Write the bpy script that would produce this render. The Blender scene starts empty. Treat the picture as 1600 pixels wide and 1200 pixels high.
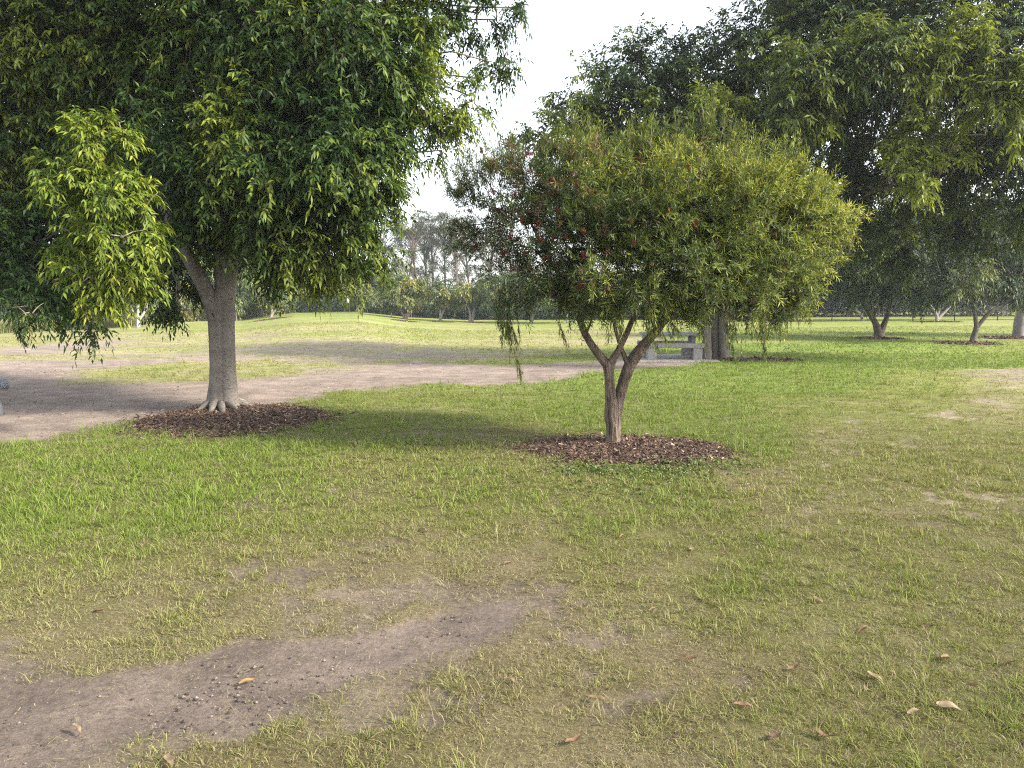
import bpy, math, random
import numpy as np

random.seed(7)
RNG = np.random.default_rng(11)
scene = bpy.context.scene
COL = scene.collection

# ------------------------------------------------------------------ camera
F = 1202.0                      # focal length in photo pixels
H = 1.7                         # eye height
TH = math.atan((600 - 468) / F)
cam_d = bpy.data.cameras.new('camera')
cam = bpy.data.objects.new('camera', cam_d)
COL.objects.link(cam)
cam.location = (0, 0, H)
cam.rotation_euler = (math.pi / 2 - TH, 0, 0)
cam_d.sensor_width = 36
cam_d.lens = 36 * F / 1600
cam_d.clip_start = 0.05
cam_d.clip_end = 3000
scene.camera = cam

# ------------------------------------------------------------------ light
SUN_EL, SUN_AZ = math.radians(32), math.radians(112)     # azimuth clockwise from +Y (the view)
world = bpy.data.worlds.new('World')
scene.world = world
world.use_nodes = True
nt = world.node_tree
nt.nodes.clear()
sky = nt.nodes.new('ShaderNodeTexSky')
sky.sky_type = 'NISHITA'
sky.sun_disc = False
sky.sun_elevation = SUN_EL
sky.sun_rotation = SUN_AZ
sky.dust_density = 1.5
sky.air_density = 1.0
sky.ozone_density = 1.0
hs = nt.nodes.new('ShaderNodeHueSaturation')
hs.inputs['Saturation'].default_value = 0.30
hs.inputs['Value'].default_value = 1.0
bg = nt.nodes.new('ShaderNodeBackground')
bg.inputs['Strength'].default_value = 0.15
wo = nt.nodes.new('ShaderNodeOutputWorld')
nt.links.new(sky.outputs[0], hs.inputs['Color'])
nt.links.new(hs.outputs[0], bg.inputs[0])
nt.links.new(bg.outputs[0], wo.inputs[0])

sl = bpy.data.lights.new('sun', 'SUN')
sl.energy = 3.6
sl.angle = math.radians(8.0)
sl.color = (1.0, 0.91, 0.76)
sun = bpy.data.objects.new('sun', sl)
COL.objects.link(sun)
sd = np.array([math.sin(SUN_AZ) * math.cos(SUN_EL), math.cos(SUN_AZ) * math.cos(SUN_EL), math.sin(SUN_EL)])
from mathutils import Vector
sun.rotation_euler = Vector(sd).to_track_quat('Z', 'Y').to_euler()

scene.view_settings.view_transform = 'Standard'
scene.view_settings.look = 'None'
scene.view_settings.exposure = 1.8
scene.view_settings.gamma = 1.0
scene.cycles.use_denoising = False
scene.cycles.filter_width = 1.15
scene.cycles.sample_clamp_indirect = 4.0
scene.cycles.max_bounces = 8
scene.cycles.transmission_bounces = 4
scene.cycles.diffuse_bounces = 4

# ------------------------------------------------------------------ maths helpers
def smooth(a, b, x):
    t = np.clip((x - a) / (b - a), 0, 1)
    return t * t * (3 - 2 * t)

def _hash(xi, yi, s):
    v = np.sin(xi * 127.1 + yi * 311.7 + s * 74.7) * 43758.5453
    return v - np.floor(v)

def vnoise(x, y, s=0.0):
    xi, yi = np.floor(x), np.floor(y)
    fx, fy = x - xi, y - yi
    fx = fx * fx * (3 - 2 * fx); fy = fy * fy * (3 - 2 * fy)
    a = _hash(xi, yi, s); b = _hash(xi + 1, yi, s); c = _hash(xi, yi + 1, s); d = _hash(xi + 1, yi + 1, s)
    return (a * (1 - fx) + b * fx) * (1 - fy) + (c * (1 - fx) + d * fx) * fy

def fbm(x, y, s=0.0, o=4):
    t, a, n = 0, 0.5, 0
    for i in range(o):
        t = t + a * vnoise(x * 2 ** i, y * 2 ** i, s + i * 3.1); n += a; a *= 0.5
    return t / n

def row_slope(py):              # dz/dy of the ray through a pixel row (on the view axis)
    return math.tan(math.atan((600 - py) / F) - TH)

# far ground heights, from where the foot of the fences shows
FENCE = [(-500, 532, 44), (-150, 527, 47), (0, 521, 50), (150, 514, 55), (285, 503, 62), (380, 499, 66),
         (460, 489, 70), (560, 487, 72), (640, 496, 70), (740, 500, 68), (1000, 500, 64), (1240, 501, 58),
         (1420, 501, 55), (1600, 501, 53), (2100, 503, 50)]
FU = np.array([(p[0] - 800) / F for p in FENCE])
FZ = np.array([H + row_slope(p[1]) * p[2] for p in FENCE])

def ground_z(x, y):
    x = np.asarray(x, float); y = np.asarray(y, float)
    yy = np.maximum(y, 4.0)
    far = smooth(20, 52, y) * np.interp(x / yy, FU, FZ)
    und = 0.06 * (fbm(x * 0.22 + 40, y * 0.22, 5.0, 2) - 0.5) * smooth(1, 6, np.hypot(x, y))
    return far + und

def at(px, py, Y):              # the point a distance Y ahead that a pixel looks at
    cx, cy = (px - 800) / F, (600 - py) / F
    dy = math.cos(TH) + cy * math.sin(TH)
    dz = -math.sin(TH) + cy * math.cos(TH)
    t = Y / dy
    return np.array([cx * t, Y, H + dz * t])

def gat(px, py):                # the point of the ground under a pixel
    lo, hi = 1.2, 1.2
    while hi < 300:
        hi = hi * 1.02
        p = at(px, py, hi)
        if p[2] < ground_z(p[0], p[1]): break
        lo = hi
    for _ in range(20):
        m = (lo + hi) / 2; p = at(px, py, m)
        if p[2] < ground_z(p[0], p[1]): hi = m
        else: lo = m
    p = at(px, py, hi)
    return np.array([p[0], p[1], float(ground_z(p[0], p[1]))])

def on_ground(px, Y):
    p = at(px, 500, Y)
    return np.array([p[0], Y, float(ground_z(p[0], Y))])

def unit(v):
    return v / np.maximum(np.linalg.norm(v, axis=-1, keepdims=True), 1e-9)

# ------------------------------------------------------------------ object helpers
def thing(name, loc, label, cat, group=None, kind=None):
    o = bpy.data.objects.new(name, None)
    COL.objects.link(o)
    o.location = tuple(float(c) for c in loc)
    o.empty_display_size = 0.3
    tag(o, label, cat, group, kind)
    return o

def tag(o, label=None, cat=None, group=None, kind=None):
    if label: o['label'] = label
    if cat: o['category'] = cat
    if group: o['group'] = group
    if kind: o['kind'] = kind
    return o

class MB:
    def __init__(s):
        s.v, s.f, s.c, s.m, s.n = [], [], [], [], 0
    def add(s, v, f, col=(1, 1, 1), mi=0):
        v = np.asarray(v, float).reshape(-1, 3); f = np.asarray(f, int)
        if f.shape[1] == 4:
            f = np.concatenate([f[:, [0, 1, 2]], f[:, [0, 2, 3]]])
        s.v.append(v); s.f.append(f + s.n)
        c = np.asarray(col, float)
        if c.ndim == 1: c = np.tile(c, (len(v), 1))
        s.c.append(c); s.m.append(np.full(len(f), mi)); s.n += len(v)
    def build(s, name, mats, parent=None, loc=None, smooth_=True):
        V = np.concatenate(s.v); Fc = np.concatenate(s.f); C = np.concatenate(s.c); M = np.concatenate(s.m)
        org = np.zeros(3)
        if parent is not None: org = np.array(parent.location)
        elif loc is not None: org = np.array(loc, float)
        me = bpy.data.meshes.new(name)
        me.vertices.add(len(V)); me.vertices.foreach_set('co', (V - org).astype(np.float32).ravel())
        me.loops.add(len(Fc) * 3); me.loops.foreach_set('vertex_index', Fc.astype(np.int32).ravel())
        me.polygons.add(len(Fc))
        me.polygons.foreach_set('loop_start', np.arange(0, len(Fc) * 3, 3, dtype=np.int32))
        me.polygons.foreach_set('loop_total', np.full(len(Fc), 3, dtype=np.int32))
        me.polygons.foreach_set('use_smooth', np.full(len(Fc), smooth_))
        a = me.color_attributes.new('Col', 'FLOAT_COLOR', 'POINT')
        a.data.foreach_set('color', np.concatenate([C, np.ones((len(C), 1))], 1).astype(np.float32).ravel())
        if not isinstance(mats, (list, tuple)): mats = [mats]
        for m in mats: me.materials.append(m)
        if len(mats) > 1: me.polygons.foreach_set('material_index', M.astype(np.int32))
        me.update(calc_edges=True)
        o = bpy.data.objects.new(name, me)
        COL.objects.link(o)
        if parent is not None: o.parent = parent
        elif loc is not None: o.location = tuple(float(c) for c in org)
        return o

def tube(mb, P, R, n=8, col=(1, 1, 1), mi=0, cap=True, rough=0.0, lobes=None, rng=RNG):
    P = np.asarray(P, float); R = np.asarray(R, float); k = len(P)
    T = unit(np.gradient(P, axis=0))
    ref = np.array([1.0, 0, 0]) if abs(T[0, 0]) < 0.8 else np.array([0, 1.0, 0])
    A = np.zeros_like(P)
    a = unit(ref - T[0] * ref.dot(T[0]))
    for i in range(k):
        a = unit(a - T[i] * a.dot(T[i])); A[i] = a
    B = np.cross(T, A)
    th = np.linspace(0, 2 * math.pi, n, endpoint=False)
    rr = np.ones((k, n))
    if rough: rr += rough * (rng.random((k, n)) - 0.5)
    if lobes is not None: rr *= lobes(np.linspace(0, 1, k)[:, None], th[None, :])
    V = P[:, None] + R[:, None, None] * rr[:, :, None] * (np.cos(th)[None, :, None] * A[:, None] + np.sin(th)[None, :, None] * B[:, None])
    V = V.reshape(-1, 3)
    i = np.arange(k - 1)[:, None] * n; j = np.arange(n)[None, :]; j2 = (j + 1) % n
    f = np.stack([i + j, i + j2, i + n + j2, i + n + j], -1).reshape(-1, 4)
    base = mb.n
    mb.add(V, f, col, mi)
    if cap:
        e = np.array([[0, t + 1, t] for t in range(1, n - 1)]); e2 = np.array([[0, t, t + 1] for t in range(1, n - 1)]) + (k - 1) * n
        e = np.concatenate([e, e2])
        mb.f.append(e + base); mb.m.append(np.full(len(e), mi))

def box(mb, c, s, rz=0, col=(1, 1, 1), mi=0, bev=0.0, tilt=None):
    """box with chamfered vertical and horizontal edges"""
    hx, hy, hz = s[0] / 2, s[1] / 2, s[2] / 2
    b = min(bev, hx * .45, hy * .45, hz * .45)
    if b <= 0:
        v = np.array([[x, y, z] for z in (-hz, hz) for x, y in ((-hx, -hy), (hx, -hy), (hx, hy), (-hx, hy))])
        f = np.array([[0, 3, 2, 1], [4, 5, 6, 7], [0, 1, 5, 4], [1, 2, 6, 5], [2, 3, 7, 6], [3, 0, 4, 7]])
    else:
        def ring(ix, iy, z):
            return [[-hx + ix, -hy + iy + b * (ix == 0), z], [-hx + ix + b * (ix == 0), -hy + iy, z]]
        def oct_(ins, z):
            x, y = hx - ins, hy - ins
            return [[-x + b, -y, z], [x - b, -y, z], [x, -y + b, z], [x, y - b, z], [x - b, y, z], [-x + b, y, z], [-x, y - b, z], [-x, -y + b, z]]
        v = np.array(oct_(b * .7, -hz) + oct_(0, -hz + b) + oct_(0, hz - b) + oct_(b * .7, hz))
        f = [[r * 8 + k, r * 8 + (k + 1) % 8, (r + 1) * 8 + (k + 1) % 8, (r + 1) * 8 + k] for r in range(3) for k in range(8)]
        f += [[24, 25, 26, 27], [24, 27, 28, 31], [28, 29, 30, 31], [0, 3, 2, 1], [0, 7, 4, 3], [4, 7, 6, 5]]
        f = np.array(f)
    if tilt is not None:
        ct, st = math.cos(tilt), math.sin(tilt)
        v = np.stack([v[:, 0] * ct + v[:, 2] * st, v[:, 1], -v[:, 0] * st + v[:, 2] * ct], 1)
    cr, sr = math.cos(rz), math.sin(rz)
    v = np.stack([v[:, 0] * cr - v[:, 1] * sr, v[:, 0] * sr + v[:, 1] * cr, v[:, 2]], 1) + np.array(c)
    mb.add(v, f, col, mi)

# ------------------------------------------------------------------ materials
def new_mat(name):
    m = bpy.data.materials.new(name); m.use_nodes = True
    t = m.node_tree; t.nodes.clear()
    return m, t, (lambda k, **kw: _node(t, k, kw))

def _node(t, k, kw):
    n = t.nodes.new(k)
    for a, b in kw.items():
        if a in n.inputs.keys() if hasattr(n.inputs, 'keys') else False: n.inputs[a].default_value = b
        else: setattr(n, a, b)
    return n

def leaf_material(name, trans=0.35, rough=0.45, tint=(1.25, 1.15, 0.55), spec=0.4):
    m, t, N = new_mat(name)
    at_ = N('ShaderNodeVertexColor', layer_name='Col')
    p = N('ShaderNodeBsdfPrincipled'); p.inputs['Roughness'].default_value = rough
    p.inputs['Specular IOR Level'].default_value = spec
    tr = N('ShaderNodeBsdfTranslucent')
    mul = N('ShaderNodeMix', data_type='RGBA', blend_type='MULTIPLY')
    mul.inputs[0].default_value = 1.0; mul.inputs[7].default_value = (*tint, 1)
    mix = N('ShaderNodeMixShader'); mix.inputs[0].default_value = trans
    o = N('ShaderNodeOutputMaterial')
    L = t.links.new
    L(at_.outputs[0], p.inputs['Base Color']); L(at_.outputs[0], mul.inputs[6]); L(mul.outputs[2], tr.inputs[0])
    L(p.outputs[0], mix.inputs[1]); L(tr.outputs[0], mix.inputs[2]); L(mix.outputs[0], o.inputs[0])
    return m

def surf_material(name, c1, c2, scale=6.0, stretch=(1, 1, 1), bump=0.3, dist=0.02, rough=0.85, c3=None, s3=20.0, usecol=True, spec=0.25, spots=None):
    m, t, N = new_mat(name)
    L = t.links.new
    tc = N('ShaderNodeTexCoord'); mp = N('ShaderNodeMapping'); mp.inputs['Scale'].default_value = stretch
    L(tc.outputs['Object'], mp.inputs[0])
    n1 = N('ShaderNodeTexNoise'); n1.inputs['Scale'].default_value = scale; n1.inputs['Detail'].default_value = 8; n1.inputs['Roughness'].default_value = 0.65
    L(mp.outputs[0], n1.inputs['Vector'])
    cr = N('ShaderNodeValToRGB'); cr.color_ramp.elements[0].position = 0.32; cr.color_ramp.elements[1].position = 0.68
    cr.color_ramp.elements[0].color = (*c1, 1); cr.color_ramp.elements[1].color = (*c2, 1)
    L(n1.outputs[0], cr.inputs[0])
    out = cr.outputs[0]
    if c3 is not None:
        n2 = N('ShaderNodeTexNoise'); n2.inputs['Scale'].default_value = s3; n2.inputs['Detail'].default_value = 4
        L(mp.outputs[0], n2.inputs['Vector'])
        r2 = N('ShaderNodeValToRGB'); r2.color_ramp.elements[0].position = 0.55; r2.color_ramp.elements[1].position = 0.66
        L(n2.outputs[0], r2.inputs[0])
        mx = N('ShaderNodeMix', data_type='RGBA'); mx.inputs[7].default_value = (*c3, 1)
        L(r2.outputs[0], mx.inputs[0]); L(out, mx.inputs[6]); out = mx.outputs[2]
    if usecol:
        va = N('ShaderNodeVertexColor', layer_name='Col')
        mu = N('ShaderNodeMix', data_type='RGBA', blend_type='MULTIPLY'); mu.inputs[0].default_value = 1
        L(out, mu.inputs[6]); L(va.outputs[0], mu.inputs[7]); out = mu.outputs[2]
    p = N('ShaderNodeBsdfPrincipled'); p.inputs['Roughness'].default_value = rough; p.inputs['Specular IOR Level'].default_value = spec
    L(out, p.inputs['Base Color'])
    b = N('ShaderNodeBump'); b.inputs['Strength'].default_value = bump; b.inputs['Distance'].default_value = dist
    n3 = N('ShaderNodeTexNoise'); n3.inputs['Scale'].default_value = scale * 4; n3.inputs['Detail'].default_value = 6
    L(mp.outputs[0], n3.inputs['Vector']); 
    ad = N('ShaderNodeMath', operation='ADD'); L(n1.outputs[0], ad.inputs[0]); L(n3.outputs[0], ad.inputs[1])
    L(ad.outputs[0], b.inputs['Height']); L(b.outputs[0], p.inputs['Normal'])
    o = N('ShaderNodeOutputMaterial'); L(p.outputs[0], o.inputs[0])
    return m

M_LEAF = leaf_material('broad_leaf', 0.36, 0.5, spec=0.25)
M_NEEDLE = leaf_material('narrow_leaf', 0.36, 0.55, spec=0.25)
M_FAR = leaf_material('far_leaf', 0.25, 0.6)
M_GRASS = leaf_material('grass_blade', 0.30, 0.6, (1.15, 1.1, 0.6), spec=0.25)
M_DRY = leaf_material('dry_leaf', 0.15, 0.6, (1.1, 0.9, 0.6), spec=0.3)
M_FLOWER = leaf_material('flower_filament', 0.2, 0.7, (1.2, 0.6, 0.6), spec=0.1)
M_BARK_SMOOTH = surf_material('smooth_grey_bark', (0.11, 0.097, 0.086), (0.215, 0.19, 0.165), 2.2, (1, 1, 2.2), 0.55, 0.012, 0.8, (0.075, 0.06, 0.05), 26.0)
M_BARK_ROUGH = surf_material('stringy_bark', (0.085, 0.06, 0.045), (0.24, 0.185, 0.145), 13.0, (1, 1, 0.16), 1.0, 0.03, 0.95, (0.05, 0.035, 0.027), 30.0)
M_BARK_FAR = surf_material('plain_bark', (0.75, 0.75, 0.75), (1.0, 1.0, 1.0), 5.0, (1, 1, 0.4), 0.4, 0.02, 0.9)
M_CHIP = surf_material('bark_chip', (0.6, 0.6, 0.6), (1.1, 1.1, 1.1), 30.0, (1, 1, 1), 0.5, 0.01, 0.9)
M_CONC = surf_material('weathered_concrete', (0.17, 0.165, 0.155), (0.25, 0.24, 0.23), 4.0, (1, 1, 1), 0.3, 0.006, 0.85, (0.14, 0.14, 0.14), 14.0)
M_ROCK = surf_material('rock', (0.16, 0.16, 0.17), (0.38, 0.38, 0.38), 7.0, (1, 1, 1), 0.8, 0.03, 0.9)
M_METAL = surf_material('dark_coated_steel', (0.015, 0.02, 0.02), (0.03, 0.035, 0.035), 8.0, (1, 1, 1), 0.1, 0.002, 0.5)
M_WHITE = surf_material('white_sheet', (0.62, 0.63, 0.64), (0.78, 0.78, 0.78), 6.0, (1, 1, 1), 0.05, 0.002, 0.6)
M_WOOD = surf_material('grey_timber', (0.045, 0.045, 0.05), (0.11, 0.11, 0.12), 9.0, (1, 1, 0.2), 0.7, 0.01, 0.9)

# ------------------------------------------------------------------ ground maps
def gpoly(pts):
    return np.array([gat(x, y)[:2] for x, y in pts])

def sd_poly(x, y, P):
    d = np.full(x.shape, 1e9); ins = np.zeros(x.shape, bool)
    n = len(P)
    for i in range(n):
        ax, ay = P[i]; bx, by = P[(i + 1) % n]
        ex, ey = bx - ax, by - ay
        t = np.clip(((x - ax) * ex + (y - ay) * ey) / (ex * ex + ey * ey + 1e-12), 0, 1)
        d = np.minimum(d, np.hypot(x - ax - t * ex, y - ay - t * ey))
        c = ((ay > y) != (by > y)) & (x < (bx - ax) * (y - ay) / (by - ay + 1e-12) + ax)
        ins ^= c
    return np.where(ins, -d, d)

P_TRACK = gpoly([(-420, 740), (-200, 712), (0, 693), (60, 690), (150, 674), (230, 657), (420, 642), (480, 626), (560, 613), (640, 605), (760, 601),
                 (900, 593), (1000, 577), (1110, 568), (1190, 556), (1110, 553), (960, 557), (830, 571), (745, 570), (640, 562), (560, 573), (480, 583), (420, 590), (330, 594),
                 (200, 598), (115, 597), (150, 579), (230, 571), (300, 566), (480, 561), (620, 558), (600, 552), (450, 556), (300, 557), (200, 560),
                 (0, 563), (-200, 567), (-500, 575)])
P_PALE = gpoly([(-30, 546), (60, 540), (120, 533), (160, 532), (228, 534), (185, 541), (150, 548), (90, 554), (-30, 555)])
P_STREAK = gpoly([(920, 531), (960, 527), (1010, 530), (1000, 536), (940, 535)])
P_NEAR = gpoly([(-200, 1025), (0, 1035), (60, 1055), (180, 1048), (280, 1032), (400, 1003), (500, 988), (620, 985), (690, 958), (780, 950), (765, 975),
                (725, 1008), (665, 1038), (570, 1058), (505, 1088), (440, 1130), (330, 1150), (200, 1152), (90, 1180), (0, 1235), (-200, 1290)])
GREENISLE = gpoly([(205, 580), (300, 570), (305, 574), (250, 581)])

ANCH = [  # photo x, y -> lushness, baldness
 (0,508,.35,0),(200,505,.35,0),(420,503,.5,0),(520,492,.75,0),(650,503,.6,0),(800,505,.55,0),(1000,505,.5,0),(1200,507,.6,0),(1400,508,.6,0),(1580,510,.55,0),
 (60,530,.3,.1),(300,530,.28,.1),(600,528,.35,0),(900,530,.3,.1),(1180,530,.7,0),(1400,530,.8,0),(1580,535,.7,0),(700,515,.45,0),
 (80,565,.3,.5),(300,583,.35,.25),(300,550,.25,.55),(500,546,.25,.5),(600,548,.22,.55),(800,550,.3,.2),(900,563,.65,0),(1150,548,.9,0),(1300,552,1,0),(1500,555,.85,0),
 (1000,600,.95,0),(1150,600,1,0),(1300,590,.95,0),(1450,600,.6,.05),(1590,600,.25,.35),(700,610,.8,0),
 (500,640,.85,0),(600,640,.85,0),(750,640,.85,0),(880,640,.9,0),(1100,640,.9,0),(1250,640,.7,0),(1400,640,.45,.2),(1560,645,.3,.3),
 (100,710,.85,0),(300,700,.85,0),(550,690,.75,0),(740,690,.65,.05),(1170,690,.95,0),(1300,690,.4,.25),(1450,690,.45,.1),(1580,690,.45,.1),
 (50,750,.85,0),(250,750,.8,0),(450,750,.75,0),(570,748,.4,.4),(680,750,.75,0),(820,745,.6,0),(1000,745,.7,0),(1150,735,.3,.3),(1300,740,.45,.1),(1500,745,.45,.05),
 (50,800,.9,0),(250,800,.9,0),(500,800,.65,0),(700,790,.7,0),(900,785,.6,0),(1050,790,.65,0),(1250,790,.45,.05),(1500,790,.4,.15),
 (50,860,.75,0),(250,850,.75,0),(400,850,.45,.1),(620,850,.35,.2),(800,860,.35,.2),(950,840,.6,0),(1100,850,.45,.1),(1300,850,.4,.1),(1550,860,.42,0),
 (50,920,.45,.1),(200,920,.4,.15),(400,915,.25,.45),(600,915,.2,.35),(800,915,.25,.3),(1000,910,.35,.1),(1150,890,.7,0),(1300,920,.4,0),(1550,920,.42,0),
 (50,985,.15,.5),(200,985,.3,.3),(350,960,.35,.2),(450,990,.2,.5),(600,950,.2,.4),(820,970,.12,.45),(1000,970,.25,.25),(1200,970,.42,0),(1400,960,.42,.05),(1580,970,.48,0),
 (100,1065,.1,.7),(240,1085,.35,.3),(600,1070,.1,.6),(750,1060,.1,.45),(900,1060,.1,.35),(1030,1050,.2,.2),(1200,1060,.35,.05),(1400,1060,.38,.1),(1580,1070,.5,0),
 (60,1140,.12,.7),(250,1160,.2,.4),(450,1160,.28,.15),(600,1150,.28,.1),(740,1140,.15,.35),(900,1140,.12,.3),(1050,1130,.28,.1),(1250,1140,.25,.25),(1420,1150,.38,.05),(1580,1160,.5,0),
 (60,1200,.15,.5),(300,1200,.3,.2),(600,1200,.3,.1),(900,1200,.2,.3),(1200,1200,.3,.1),(1500,1200,.45,0)]
_A = np.array([[*gat(a, b)[:2], c, d] for a, b, c, d in ANCH])
_AU = np.stack([_A[:, 0] / (_A[:, 1] + 1), np.log(_A[:, 1] + 1) * 0.62], 1)

def field(x, y):
    x = np.asarray(x, float); y = np.asarray(y, float)
    n = x.size; out = np.zeros((n, 2))
    yy = np.maximum(y, 1.5) + 1
    wob = 0.06 * (fbm(x / (0.25 * yy), y / (0.25 * yy), 9.0, 3) - 0.5)
    u = x / yy + wob; v = np.log(yy) * 0.62 + 0.6 * wob
    for s in range(0, n, 20000):
        d2 = (u[s:s + 20000, None] - _AU[None, :, 0]) ** 2 + (v[s:s + 20000, None] - _AU[None, :, 1]) ** 2
        d2 -= d2.min(1, keepdims=True)
        w = np.exp(-d2 / (2 * 0.038 ** 2))
        out[s:s + 20000] = (w @ _A[:, 2:4]) / w.sum(1, keepdims=True)
    return out[:, 0], out[:, 1]

BEDS = []     # mulch beds: x, y, rx, ry

def masks(x, y):
    """lushness, bare-earth amount, chip-bed amount"""
    r = np.hypot(x, y)
    lush, bald = field(x, y)
    e = np.clip(r * 0.035, 0.05, 1.2)
    n1 = (fbm(x / e * 0.35, y / e * 0.35, 3.0, 4) - 0.5) * 2
    n2 = (fbm(x * 2.3, y * 2.3, 21.0, 4) - 0.5) * 2
    n3 = (fbm(x * 0.5, y * 0.5, 31.0, 3) - 0.5) * 2
    dirt = np.zeros(x.size)
    for P, k in ((P_TRACK, 1.0), (P_PALE, 0.95), (P_STREAK, 0.8), (P_NEAR, 1.0)):
        sd_ = sd_poly(x, y, P) - (.10 if P is P_NEAR else 0)
        dirt = np.maximum(dirt, k * smooth(0.9, -0.9, (sd_ + n1 * e * 1.3 + n2 * np.where(r < 12, .16, .45)) / (e * 0.8)))
    g = smooth(0.2, -0.3, sd_poly(x, y, GREENISLE))
    lush = np.maximum(lush, g * 0.8); dirt = dirt * (1 - g)
    k = np.where(r > 14, .35, 1.9)
    pn = np.clip((.6 * fbm(x * k, y * k * 1.2, 41.0, 6) + .4 * fbm(x * k * 5, y * k * 5, 43.0, 4) - .5) / .36 + .5, 0, 1)
    patch = smooth(-0.14, 0.16, bald * 1.02 - (1 - pn)) * .85
    dirt = np.maximum(dirt, patch * 0.85)
    bed = np.zeros(x.size)
    for bx, by, rx, ry in BEDS:
        q = np.hypot((x - bx) / rx, (y - by) / ry) + 0.12 * n1 + 0.05 * n2
        bed = np.maximum(bed, smooth(1.06, 0.94, q))
    lush = np.clip(lush * np.where(x < .4, 1.0 - .12 * smooth(6, 4, y), 1.06) + 0.14 * n3 + 0.22 * n2 * (r < 30), 0, 1)
    return lush, np.clip(dirt, 0, 1), bed

LUSH = np.array([0.122, 0.176, 0.026]); MIDG = np.array([0.176, 0.196, 0.050]); STRAW = np.array([0.262, 0.232, 0.130]); BROWN = np.array([0.150, 0.105, 0.065])
def grass_colour(l, rnd):
    l = np.clip(l + (rnd - 0.5) * 0.28, 0, 1)[:, None]
    a = STRAW + (MIDG - STRAW) * np.clip(l / 0.5, 0, 1)
    b = MIDG + (LUSH - MIDG) * np.clip((l - 0.5) / 0.5, 0, 1)
    return np.where(l < 0.5, a, b)

# ------------------------------------------------------------------ positions of the main trees
B_LEFT = gat(347, 636)
B_BRUSH = gat(957, 695)
B_RIGHT = gat(1118, 562)
_bl = gat(362, 656); _bb = gat(985, 703)
BEDS += [(_bl[0], _bl[1] + 0.1, 1.33, 1.35), (_bb[0], _bb[1] + .02, 1.15, 0.78)]
SMALLBEDS = [((1180, 563), 1.25, 0.5), ((1372, 529), 0.95, 0.6), ((1513, 537), 1.15, 0.8), ((1590, 528), 1.6, 1.0), ((1464, 503), 1.6, 1.0), ((1240, 502), 1.2, 1.0),
             ((424, 499), 1.3, 1.0), ((370, 500), 1.0, .8), ((690, 503), .9, .7), ((737, 504), .9, .7), ((632, 502), .9, .7)]
_sb = []
for (px, py), rx, ry in SMALLBEDS:
    p = gat(px, py); _sb.append((p[0], p[1], rx, ry))
BEDS += _sb

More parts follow.
